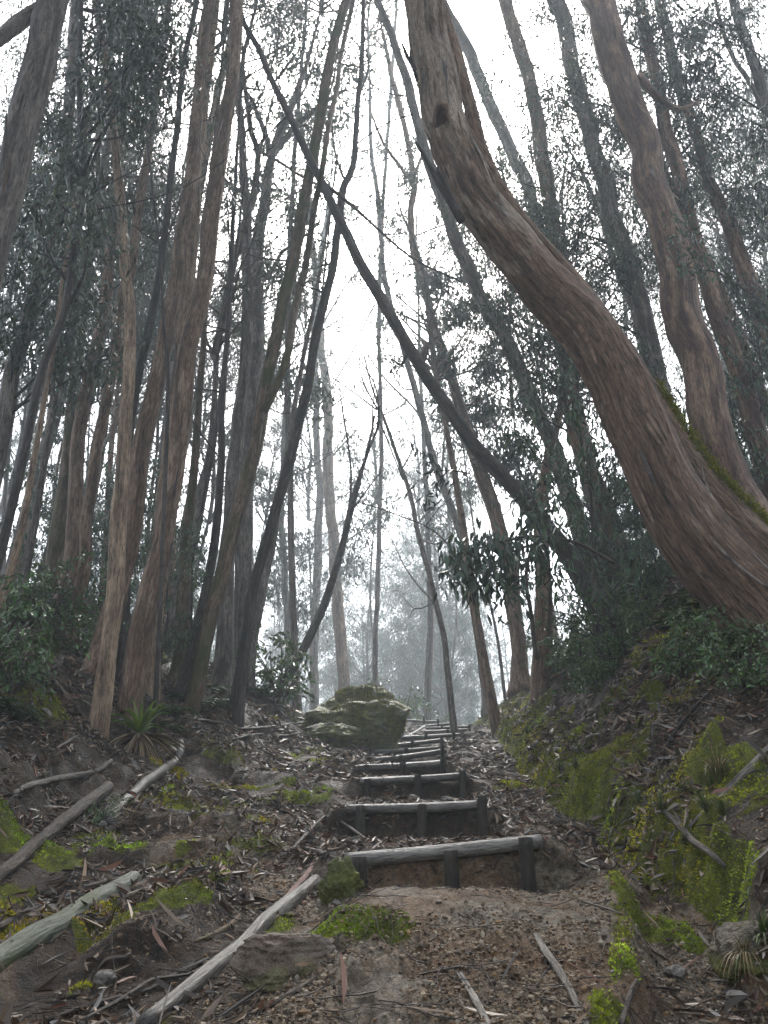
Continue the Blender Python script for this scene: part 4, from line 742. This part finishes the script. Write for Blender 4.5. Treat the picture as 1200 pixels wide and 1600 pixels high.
# ------------------------------------------------------------------ litter, moss and grass (nobody could count these)
def screen_points(n, seed, rmin=3.0, rmax=30, half=36):
    g = np.random.default_rng(seed); th = np.radians(g.uniform(-half, half, n)); r = np.exp(g.uniform(math.log(rmin), math.log(rmax), n))
    return np.sin(th) * r, np.cos(th) * r, g
def surf(X, Y, e=.02):
    z = relief(X, Y); zx = ter(X + e, Y); zy = ter(X, Y + e)
    nrm = unit(np.stack([-(zx - z[0]) / e, -(zy - z[0]) / e, np.ones_like(X)], 1)); return z, nrm
def litter():
    X, Y, g = screen_points(440000, 1); z, N = surf(X, Y)
    dens = .34 + 1.15 * sst(.1, .6, z[3]) + 1.1 * sst(.05, .6, z[4]) + .45 * sst(7, 11, Y) - .27 * z[6] - .1 * z[2] * sst(8, 5, Y)
    clus = fbm(X * 1.6, Y * 1.6, 131, 3); keep = g.uniform(0, 1, len(X)) < (dens * (1 - .12 * z[1]) * sst(-.45, .3, clus)) * 1.0
    X, Y, N = X[keep], Y[keep], N[keep]; Z = z[0][keep]; tt = z[3][keep]; n = len(X)
    a = g.uniform(0, 2 * np.pi, n); d = np.stack([np.cos(a), np.sin(a), g.normal(0, .28, n)], 1); d = d - N * (np.sum(d * N, 1) - g.normal(.03, .11, n))[:, None]
    pal = np.array([(0.0416, 0.0256, 0.0160), (0.0800, 0.0496, 0.0304), (0.1360, 0.0848, 0.0512), (0.2240, 0.1472, 0.0896), (0.1760, 0.1520, 0.1280), (0.2880, 0.2240, 0.1600), (0.1600, 0.0672, 0.0384), (0.0720, 0.0624, 0.0544)])
    pr = np.array([.17, .19, .17, .13, .13, .08, .06, .08]); ci = g.choice(8, n, p=pr / pr.sum()); col = pal[ci] * np.array([.93, .98, 1.04]) * np.exp(g.normal(0, .25, (n, 1)))
    L = g.gamma(7, .0125, n) * (.8 + .6 * sst(5, 16, Y)); B = np.stack([X, Y, Z - .002 + np.abs(g.normal(0, .012, n))], 1)
    mb = MB(); leaf_geo(mb, B, d, L, L * g.uniform(.12, .22, n) + .004, col, curl=.35, fold=.3, seed=8)
    # long bark ribbons
    X, Y, g = screen_points(5200, 2, 3.0, 22); z, N = surf(X, Y); keep = g.uniform(0, 1, len(X)) < (.25 + .6 * sst(.1, .6, z[3]) + .5 * sst(.05, .6, z[4])) * (1 - z[5] * .8) * (1 - .6 * z[1]) * (1 - .75 * z[6])
    X, Y, N, Z = X[keep], Y[keep], N[keep], z[0][keep]; n = len(X); a = g.uniform(0, 2 * np.pi, n); d = np.stack([np.cos(a), np.sin(a), 0 * a], 1); d = d - N * np.sum(d * N, 1)[:, None]
    L = g.uniform(.10, .30, n) * (1 + .5 * sst(6, 14, Y)); leaf_geo(mb, np.stack([X, Y, Z + .02], 1), d, L, g.uniform(.006, .018, n), pal[g.choice(8, n)] * .9, curl=.12, fold=.3, seed=9)
    kind(mb.obj('leaf_litter', M_LITTER, smooth=False), 'stuff')
    # twigs
    X, Y, g = screen_points(4200, 3, 3.0, 20); z = relief(X, Y); keep = g.uniform(0, 1, len(X)) < .5 + .4 * sst(.1, .6, z[3]) - .3 * z[5]; mb = MB()
    for x, y in zip(X[keep], Y[keep]):
        a = g.uniform(0, 6.28); L = g.uniform(.08, .4); k = np.linspace(-.5, .5, 5); xs = x + np.cos(a) * k * L + np.cumsum(g.normal(0, .012, 5)); ys = y + np.sin(a) * k * L + np.cumsum(g.normal(0, .012, 5))
        P = np.stack([xs, ys, 0 * xs], 1); P[:, 2] = -99; mb.__dict__.setdefault('tw', []).append((P, g.uniform(.0015, .0045)))
    allp = np.concatenate([p for p, _ in mb.tw]); zz = ter(allp[:, 0], allp[:, 1])
    for k, (P, r_) in enumerate(mb.tw):
        zk = zz[k * 5:k * 5 + 5]; P[:, 2] = np.linspace(zk[0], zk[-1], 5) * .6 + zk * .4 + r_ + .012; tube(mb, P, np.linspace(r_, r_ * .5, 5), 4, 0, 1, k, cap=False)
    kind(mb.obj('fallen_twigs', M_DSTICK), 'stuff')
litter()
def crumbs():
    X, Y, g = screen_points(150000, 15, 3.0, 10, 34); z = relief(X, Y); keep = g.uniform(0, 1, len(X)) < (.35 + .65 * z[2]) * (1 - .8 * z[1]) * sst(-.5, .4, fbm(X * 2, Y * 2, 161, 3)) * (1 - .5 * z[5])
    X, Y, Z, hp = X[keep], Y[keep], z[0][keep], z[2][keep]; n = len(X)
    ico = np.array([(0, 0, 1), (.87, 0, .4), (.27, .83, .4), (-.7, .51, .4), (-.7, -.51, .4), (.27, -.83, .4), (.6, .4, -.6), (-.2, .7, -.6), (-.75, 0, -.6), (-.2, -.7, -.6), (.6, -.4, -.6)])
    fc = np.array([(0, 1, 2), (0, 2, 3), (0, 3, 4), (0, 4, 5), (0, 5, 1), (1, 6, 2), (2, 7, 3), (3, 8, 4), (4, 9, 5), (5, 10, 1), (2, 6, 7), (3, 7, 8), (4, 8, 9), (5, 9, 10), (1, 10, 6)])
    r = np.minimum(.0025 + g.gamma(1.5, .0026, n), .016); sc_ = g.uniform(.6, 1.4, (n, 1, 3)); V = ico[None] * (1 + g.normal(0, .22, (n, 11, 1))) * r[:, None, None] * sc_; a = g.uniform(0, 6.28, n); ca, sa = np.cos(a)[:, None], np.sin(a)[:, None]
    V = np.stack([V[..., 0] * ca - V[..., 1] * sa, V[..., 0] * sa + V[..., 1] * ca, V[..., 2] * .8], -1) + np.stack([X, Y, Z + r * .25], 1)[:, None]
    pal = np.array([(0.1500, 0.1050, 0.0660), (0.2100, 0.1650, 0.1155), (0.0900, 0.0585, 0.0345), (0.1650, 0.0990, 0.0480), (0.2400, 0.2025, 0.1500), (0.0525, 0.0360, 0.0240)]); col = pal[g.choice(6, n, p=[.25, .2, .2, .12, .08, .15])] * np.exp(g.normal(0, .2, (n, 1)))
    mb = MB(); mb.add(V.reshape(-1, 3), None, (np.arange(n)[:, None, None] * 11 + fc[None]).reshape(-1, 3), None, np.repeat(col, 11, 0)); kind(mb.obj('soil_crumbs', M_CRUMB, smooth=False), 'stuff')
crumbs()
def moss():
    X, Y, g = screen_points(900000, 5, 3.0, 24); r0 = relief(X, Y); m = r0[1]; keep = g.uniform(0, 1, len(X)) < sst(.35, .75, m) * (.25 + .75 * sst(-.22, .08, fbm(X * 4.2, Y * 4.2, 181, 3))); X, Y = X[keep], Y[keep]; z, N = surf(X, Y)
    n = len(X); d = N + g.normal(0, .5, (n, 3)) + np.array([0, 0, -.1]); tone = fbm(X * 3, Y * 3, 141, 3) - .15 * sst(6, 11, Y)
    col = np.array([.32, .335, .02])[None] * np.exp(1.1 * tone + g.normal(0, .2, n))[:, None]; col[:, 0] *= (1 + .5 * np.clip(fbm(X * 1.1, Y * 1.1, 151, 2), -.6, 1))
    s = .017 + .022 * sst(5, 12, Y)
    mb = MB(); leaf_flat(mb, np.stack([X, Y, z[0] - .004], 1), d, s * g.uniform(.6, 1.5, n), s * g.uniform(.25, .5, n), col, seed=6)
    kind(mb.obj('moss', M_MOSS, smooth=False), 'stuff')
moss()
def blades(mb, ctr, n, L, spread, cols, seed, w=.005, seg=5, droop=1.0):
    g = np.random.default_rng(seed); a = g.uniform(0, 2 * np.pi, n); ln = L * g.uniform(.5, 1.15, n); out = spread * g.uniform(.1, 1, n)
    s = np.linspace(0, 1, seg); o = np.stack([np.cos(a), np.sin(a)], 1); b = ctr[None] + np.concatenate([o * g.uniform(0, .25, (n, 1)) * L * .2, np.zeros((n, 1))], 1)
    hor = out[:, None] * (s[None] ** 1.3) * ln[:, None]; ver = ln[:, None] * (s[None] * 1.0 - droop * (out[:, None] * .75 + .1) * s[None] ** 2.4)
    P = np.stack([b[:, None, 0] + o[:, 0, None] * hor, b[:, None, 1] + o[:, 1, None] * hor, b[:, None, 2] + ver], -1)
    side = np.stack([-o[:, 1], o[:, 0], 0 * a], 1)[:, None]; ww = (w * (1 - s ** 1.5) + w * .08)[None, :, None] * g.uniform(.7, 1.3, (n, 1, 1))
    V = np.stack([P - side * ww, P + side * ww], 2).reshape(-1, 3); k = np.arange(n)[:, None] * seg * 2; j = np.arange(seg - 1)[None] * 2
    Q = np.stack([k + j, k + j + 1, k + j + 3, k + j + 2], -1).reshape(-1, 4); cc = np.asarray(cols)[g.integers(0, len(cols), n)] * np.exp(g.normal(0, .25, (n, 1)))
    mb.add(V, Q, None, None, np.repeat(cc, seg * 2, 0))
GC = [(.05, .08, .016), (.075, .10, .02), (.035, .06, .014), (.14, .12, .05)]
DRY = [(.19, .13, .06), (.24, .17, .08), (.14, .10, .045), (.07, .085, .02)]
tuft_m = []
for k in range(3):
    mb = MB(); blades(mb, np.zeros(3), 110, .30, .75, GC, 400 + k, .0035, 5, 1.1); tuft_m.append(mb.mesh('grass_tuft', M_GRASS, False))
gt = np.random.default_rng(12); cnt = 0; X, Y, _g = screen_points(6000, 77, 3.2, 18); rr_ = relief(X, Y)
for x, y, tt, mo in zip(X, Y, rr_[3], rr_[1]):
    if cnt >= 44: break
    if .08 < tt < 2.2 and mo > .25 and gt.uniform() < .25:
        cnt += 1; s = gt.uniform(.35, .75); o = link('grass_tuft', tuft_m[cnt % 3], None, (x, y, terp(x, y) - .02), (gt.normal(0, .2) + .25, -.25, gt.uniform(0, 6)), (s, s, s)); tag(o, 'small green grass tuft growing out of the mossy right bank', 'grass tuft', 'grass tufts on the mossy bank')
mb = MB(); blades(mb, np.zeros(3), 240, .19, 1.0, DRY, 431, .0035, 7, 1.75); p = ground(1168, 1508); o = mb.obj('grass_tuft', M_GRASS, smooth=False); o.location = p; tag(o, 'straw coloured drooping grass tuft hanging at the bank foot', 'grass tuft')
mb = MB(); blades(mb, np.zeros(3), 200, .2, .8, GC[:3], 432, .005, 6, 1.2); p = ground(1188, 1490); o = mb.obj('grass_tuft', M_GRASS, smooth=False); o.location = p + np.array([.06, .05, 0]); tag(o, 'lush green grass tuft beside the straw coloured one at the right edge', 'grass tuft')
mb = MB(); blades(mb, np.zeros(3), 150, .36, .7, DRY[:2] + GC[:2], 433, .004, 6, 1.3); p = ground(1125, 1225); o = mb.obj('grass_tuft', M_GRASS, smooth=False); o.location = p; tag(o, 'long half dry grass tuft above the split bark slab', 'grass tuft')
# ------------------------------------------------------------------ bromeliad and ferns
def bromeliad():
    p = ground(215, 1172); t = thing('bromeliad', 'bright green bromeliad over a skirt of dry brown leaves', 'plant', p)
    g = np.random.default_rng(3)
    def fan(mb, n, L, w, el, cols, seed, az=None, drop=.8, wave=.1):
        q = np.random.default_rng(seed)
        for k in range(n):
            a = q.uniform(0, 6.28) if az is None else q.uniform(*az); l = L * q.uniform(.6, 1.1); e = q.uniform(*el); s = np.linspace(0, 1, 8)
            hor = math.cos(e) * l * s; ver = math.sin(e) * l * s - drop * l * s ** 2.3 * .5; o_ = np.array([math.cos(a), math.sin(a), 0])
            P = o_[None] * hor[:, None] + np.array([0, 0, 1])[None] * ver[:, None] + np.array([0, 0, .12]); sd = np.array([-o_[1], o_[0], 0]); ww = w * q.uniform(.7, 1.2) * (1 - .85 * s ** 2.2)
            mid = P + np.array([0, 0, -.012]) ; V = np.stack([P - sd * ww[:, None], mid, P + sd * ww[:, None]], 1).reshape(-1, 3); j = np.arange(7)[:, None] * 3
            Q = np.concatenate([j + np.array([[0, 1, 4, 3]]), j + np.array([[1, 2, 5, 4]])]); mb.add(V, Q, None, None, np.asarray(cols[q.integers(0, len(cols))])[None] * np.exp(q.normal(0, .15)))
    mb = MB(); fan(mb, 26, .42, .020, (.5, 1.35), [(.16, .26, .035), (.11, .19, .03), (.21, .31, .05)], 1); mb.obj('green_leaves', M_GRASS, t)
    mb = MB(); fan(mb, 90, .36, .010, (-1.3, .1), [(.16, .10, .06), (.24, .17, .10), (.09, .06, .04), (.30, .22, .13)], 2, drop=.7); mb.obj('dry_leaves', M_LITTER, t)
    t.scale = (1.75,) * 3
bromeliad()
def fern_mesh(seed):
    g = np.random.default_rng(seed); mb = MB()
    for k in range(9):
        a = k * .7 + g.uniform(-.2, .2); L = g.uniform(.4, .7); s = np.linspace(0, 1, 16); o = np.array([math.cos(a), math.sin(a), 0])
        P = o[None] * (s * L * .85)[:, None] + np.array([0, 0, 1.])[None] * (L * (.75 * s - .75 * s ** 2.2))[:, None]; side = np.array([-o[1], o[0], 0])
        tube(mb, P, np.linspace(.004, .0015, 16), 4, cap=False, col=(.05, .04, .02))
        for sg in (-1, 1):
            b = P[2:]; d = side[None] * sg + o[None] * .45 + np.array([0, 0, -.25])[None]; d = np.repeat(d, len(b), 0); ll = .16 * L / .5 * (1 - s[2:]) ** .6 + .02
            leaf_geo(mb, b, d, ll, ll * .22 + .006, leafcol(g, len(b), (.045, .075, .02), .25), curl=.15, seed=seed + k)
    return mb.mesh('fern', M_GRASS, False)
FERN = [fern_mesh(s) for s in (1, 2, 3)]
for k, (x, y, s) in enumerate([(330,1085,.9),(350,1068,.8),(365,1080,.9),(395,1085,.8),(345,1100,.9),(322,1105,.9),(380,1060,.7),(410,1070,.7),(425,1085,.7),(275,1095,.8),(262,1118,.9),(300,1045,.8),(240,1040,.9),(60,1010,1.0),(20,1060,1.1),(8,1120,1.1),(40,975,1.0),(265,1140,.7)]):
    p = ground(x, y); o = link('fern', FERN[k % 3], None, p, (gt.normal(0, .15), gt.normal(0, .15), gt.uniform(0, 6)), (s, s, s)); tag(o, 'low green fern growing among the left slope trees', 'fern', 'ferns on the left slope')
for k, (x, y, s) in enumerate([(985,925,1.0),(1020,910,1.0),(1090,960,1.1),(1120,1010,1.0),(1060,985,1.0),(1150,1040,1.0)]):
    p = ground(x, y); o = link('fern', FERN[k % 3], None, p, (gt.normal(0, .2), gt.normal(0, .2), gt.uniform(0, 6)), (s, s, s)); tag(o, 'dark green fern growing beneath the huge bent tree', 'fern', 'ferns beneath the huge bent tree')
# ------------------------------------------------------------------ shrubs and understorey saplings
def shrub_meshes(seed, H, Rr, n, lL, lW, base, wood=M_DSTICK, droop=.5, stems=6, mat=M_BROAD):
    g = np.random.default_rng(seed); wd = MB(); lf = MB()
    for k in range(stems):
        a = k * 2.4 + g.uniform(-.4, .4); e = np.array([math.cos(a) * Rr * g.uniform(.3, .9), math.sin(a) * Rr * g.uniform(.3, .9), H * g.uniform(.6, 1.0)])
        P, W = spline([np.zeros(3) - [0, 0, .1], e * [.35, .35, .5] + g.normal(0, .05, 3), e], [.016 + .006 * H, .010 + .003 * H, .004], .12); tube(wd, P, W, 5, .1, 2, k)
        for q in range(5):
            i = g.integers(len(P) // 4, len(P)); d2 = unit(g.normal(0, 1, 3) + np.array([math.cos(a), math.sin(a), .3]) * .7); l2 = Rr * g.uniform(.3, .65)
            P2, W2 = spline([P[i], P[i] + d2 * l2 * .5 + [0, 0, .05], P[i] + d2 * l2 - np.array([0, 0, .12 * l2])], [.006, .004, .002], .08); tube(wd, P2, W2, 4, cap=False)
            nn = max(4, int(n / stems / 5)); j = g.integers(1, len(P2), nn); c = P2[j] + g.normal(0, .05 * Rr + .02, (nn, 3)); d = g.normal(0, .6, (nn, 3)) + unit(d2)[None] * .6 + np.array([0, 0, -droop])
            leaf_geo(lf, c, d, lL * g.uniform(.6, 1.25, nn), lW * g.uniform(.7, 1.2, nn), leafcol(g, nn, base, .3), curl=.2, seed=seed * 31 + k * 5 + q)
    return wd.mesh('stems', wood), lf.mesh('foliage', mat, False)
SH = [shrub_meshes(s, 1.1, .7, 650, .10, .042, (.065, .125, .034)) for s in (51, 52)]
US = [crown_meshes(s, 5.2, 1.4, 30, 55, leafL=.17, leafW=.042, clump=.30, base=(.048, .094, .038), slope=.7, wood=M_DSTICK, droop=1.1, r0=.045, geo=True, mat=M_BROAD, low=.22) for s in (61, 62, 63)]
def shrub(px, py, s, k, label, name='shrub', group=None, Y=None):
    p = ground(px, py) if Y is None else None
    if Y is not None:
        q = at(px, py, Y); p = np.array([q[0], Y, terp(q[0], Y)])
    t = thing(name, label, 'shrub', p, gt.uniform(0, 6), group, s); link('stems', SH[k % 2][0], t); link('foliage', SH[k % 2][1], t); return t
shrub(1070, 1060, .6, 0, 'glossy green bush growing right under the huge bent trunk')
shrub(1125, 1045, .55, 1, 'round leaved bush touching the foot of the huge bent trunk')
shrub(1168, 1085, .5, 0, 'small bush at the right edge below the huge bent trunk')
shrub(1020, 940, .9, 1, 'dark bush behind the mossy ledge left of the huge bent trunk')
shrub(960, 930, .8, 0, 'loose bush on the bank crest above the moss face')
shrub(1110, 880, .8, 1, 'leafy bush growing against the back of the huge bent trunk', Y=9.6)
shrub(110, 965, 1.3, 0, 'tall green shrub wrapped round the left slope trunks', Y=12.6)
shrub(75, 950, 1.1, 1, 'dark green shrub left of the trunk-wrapping shrub', Y=12.0)
shrub(10, 930, 1.2, 0, 'leafy shrub cut by the left edge of the slope', Y=10.0)
shrub(160, 975, .9, 1, 'bright shrub at the foot of the kinked brown trunk', Y=12.0)
shrub(20, 1085, .8, 1, 'low bright leaved bush at the left edge of the leaf slope')
shrub(435, 1040, 1.6, 0, 'pale green sapling bush right of the dark leaning trunk', Y=16.5)
shrub(620, 1105, 2.0, 1, 'dim bush in the fog just past the top of the stairs', Y=31)
shrub(670, 1100, 1.5, 0, 'second dim bush in the fog past the stairs', Y=33)
shrub(160, 1290, .22, 0, 'tiny pale green seedling by the black stump', 'seedling')
for k in range(44):
    yy = gt.uniform(7.5, 19); xx = float(xfoot(yy)) + gt.uniform(1.1, 3.6); p = np.array([xx, yy, terp(xx, yy)])
    if yy < 10.5 and xx > 2.9: continue
    t = thing('shrub', 'leafy green shrub, one of many along the crest of the right bank', 'shrub', p, gt.uniform(0, 6), 'shrubs along the right bank crest', gt.uniform(.5, 1.1)); link('stems', SH[k % 2][0], t); link('foliage', SH[k % 2][1], t)
def sapling(x, y, s, k, label, group=None, tilt=(0, 0)):
    t = thing('understory_tree', label, 'tree', (x, y, terp(x, y) - .05), gt.uniform(0, 6), group, s); t.rotation_euler = (tilt[0], tilt[1], gt.uniform(0, 6)); link('stem', US[k % 3][0], t); link('foliage', US[k % 3][1], t)
gu = np.random.default_rng(31); pts_ = []
while len(pts_) < 30:
    px = gu.uniform(730, 1380); Y = gu.uniform(11.5, 26); x = (px - 600) / FPX * (Y + .5)
    if x < float(xfoot(Y)) + 1.3: continue
    if any((x - a) ** 2 + (Y - b) ** 2 < .55 for a, b in pts_): continue
    pts_.append((x, Y)); sapling(x, Y, gu.uniform(.55, 1.15), len(pts_), 'dark leafy sapling, one of many filling the right bank understorey', 'saplings filling the right bank', (gu.normal(0, .06), -.1 + gu.normal(0, .06)))
pts_ = []
while len(pts_) < 16:
    px = gu.uniform(-200, 330); Y = gu.uniform(12.5, 24); x = (px - 600) / FPX * (Y + .5)
    if any((x - a) ** 2 + (Y - b) ** 2 < .8 for a, b in pts_): continue
    pts_.append((x, Y)); sapling(x, Y, gu.uniform(.5, 1.0), len(pts_), 'thin leafy sapling standing among the left slope trunks', 'saplings among the left slope trunks', (gu.normal(0, .05), .05))
# drooping broad-leaved sapling over the right side of the stairs
def big_leaf():
    Y = 9.6; r = at(835, 1000, Y); base = np.array([r[0], Y, terp(r[0], Y)]); t = thing('broadleaf_sapling', 'drooping sapling with big dark leaves hanging over the right bank foot', 'tree', base)
    g = np.random.default_rng(44); wd = MB(); lf = MB()
    def br(pts, w0, w1, Yv):
        P = np.array([at(x, y, yy) for (x, y), yy in zip(pts, np.linspace(Yv[0], Yv[1], len(pts)))]); rr = np.linspace(w0, w1, len(P)) * .5 * zc(P[0]) / FPX
        p, r_ = spline(P, rr, .08); tube(wd, p, r_, 6, .1, 3, 3); return p
    st = br([(838,1030),(830,960),(822,900),(835,850),(860,838)], 7, 5, (Y, Y))
    m1 = br([(960,880),(900,848),(840,838),(790,845),(745,858),(715,872)], 6, 3, (Y + .2, Y - .3)); m2 = br([(835,850),(800,862),(770,880),(735,900)], 4, 2, (Y, Y - .2)); m3 = br([(822,900),(790,905),(760,915)], 4, 2, (Y, Y - .1))
    m4 = br([(715,872),(692,842),(665,822),(640,812),(600,797),(545,780)], 3, 1.5, (Y - .3, Y + .4)); m5 = br([(665,822),(690,790),(720,770)], 2, 1, (Y, Y + .3))
    def lv(p, n, sp, L, W): 
        k = g.integers(len(p) // 3, len(p), n); c = p[k] + g.normal(0, sp, (n, 3)); leaf_geo(lf, c, g.normal(0, .45, (n, 3)) + np.array([0, 0, -1.0]), L * g.uniform(.6, 1.2, n), W * g.uniform(.7, 1.2, n), leafcol(g, n, (.045, .078, .045), .35), curl=.2, seed=n)
    lv(m1, 230, .20, .20, .055); lv(m2, 190, .20, .20, .055); lv(m3, 140, .20, .18, .05); lv(m1[-8:], 100, .16, .20, .055)
    wd.obj('stems', M_DSTICK, t, origin=base); lf.obj('foliage', M_BROAD, t, smooth=False, origin=base)
big_leaf()
def leafy_spray(label, Y, branches, n, L, W, col, seed):
    P0 = at(*branches[0][0], Y); base = P0; g = np.random.default_rng(seed); t = thing('leafy_branch', label, 'branch', base); lf = MB()
    for b in branches:
        wd = MB()
        P = np.array([at(x, y, Y + .1 * k) for k, (x, y) in enumerate(b)]); p, r_ = spline(P, np.linspace(.014, .004, len(P)), .08); tube(wd, p, r_, 6)
        k = g.integers(len(p) // 3, len(p), n); c = p[k] + g.normal(0, .10, (n, 3)); leaf_geo(lf, c, g.normal(0, .5, (n, 3)) + np.array([0, 0, -1.]), L * g.uniform(.6, 1.2, n), W * g.uniform(.7, 1.2, n), leafcol(g, n, col, .25), seed=seed); wd.obj('stem', M_DSTICK, t, origin=base)
    lf.obj('foliage', M_BROAD, t, smooth=False, origin=base)
leafy_spray('dark leafy twig hanging against the white gap beside the bare sapling', 11.5, [[(735,740),(700,735),(665,742),(640,765)], [(700,735),(680,760),(668,790)], [(690,735),(670,715),(655,705)]], 26, .22, .05, (.026, .042, .030), 5)
leafy_spray('green leafy bough in front of the stout red-barked trunk', 9.8, [[(1190,470),(1130,430),(1080,395),(1040,370)], [(1100,405),(1070,350),(1050,340)], [(1120,425),(1090,420),(1060,415)]], 70, .16, .05, (.040, .080, .026), 6)
leafy_spray('dark hanging leaf cluster high on the upper right', 9.0, [[(1230,120),(1150,60),(1090,30),(1040,20)], [(1150,60),(1110,90),(1080,110)], [(1230,330),(1200,300),(1180,290)]], 90, .26, .05, (.030, .045, .034), 7)
# ------------------------------------------------------------------ haze
def haze():
    m = bpy.data.materials.new('haze_air'); m.use_nodes = True; t = m.node_tree; t.nodes.clear(); o = t.nodes.new('ShaderNodeOutputMaterial'); v = t.nodes.new('ShaderNodeVolumePrincipled')
    v.inputs['Color'].default_value = (.645, .715, .77, 1); v.inputs['Density'].default_value = HAZE_DENSITY; v.inputs['Anisotropy'].default_value = .35
    t.links.new(v.outputs[0], o.inputs['Volume'])
    import bmesh
    bm = bmesh.new(); bmesh.ops.create_cube(bm, size=1.0); me = bpy.data.meshes.new('haze'); bm.to_mesh(me); bm.free(); me.materials.append(m)
    bpy.context.view_layer.update(); top = max((o.matrix_world @ Vector(c)).z for o in C.objects if o.type == 'MESH' for c in o.bound_box) + 1.5
    h = link('haze', me, None, (0, 0, 0), (0, 0, 0), (640, 640, top + 26)); h.location = (0, 0, (top - 26) / 2); kind(h, 'stuff'); h.visible_shadow = True
haze()
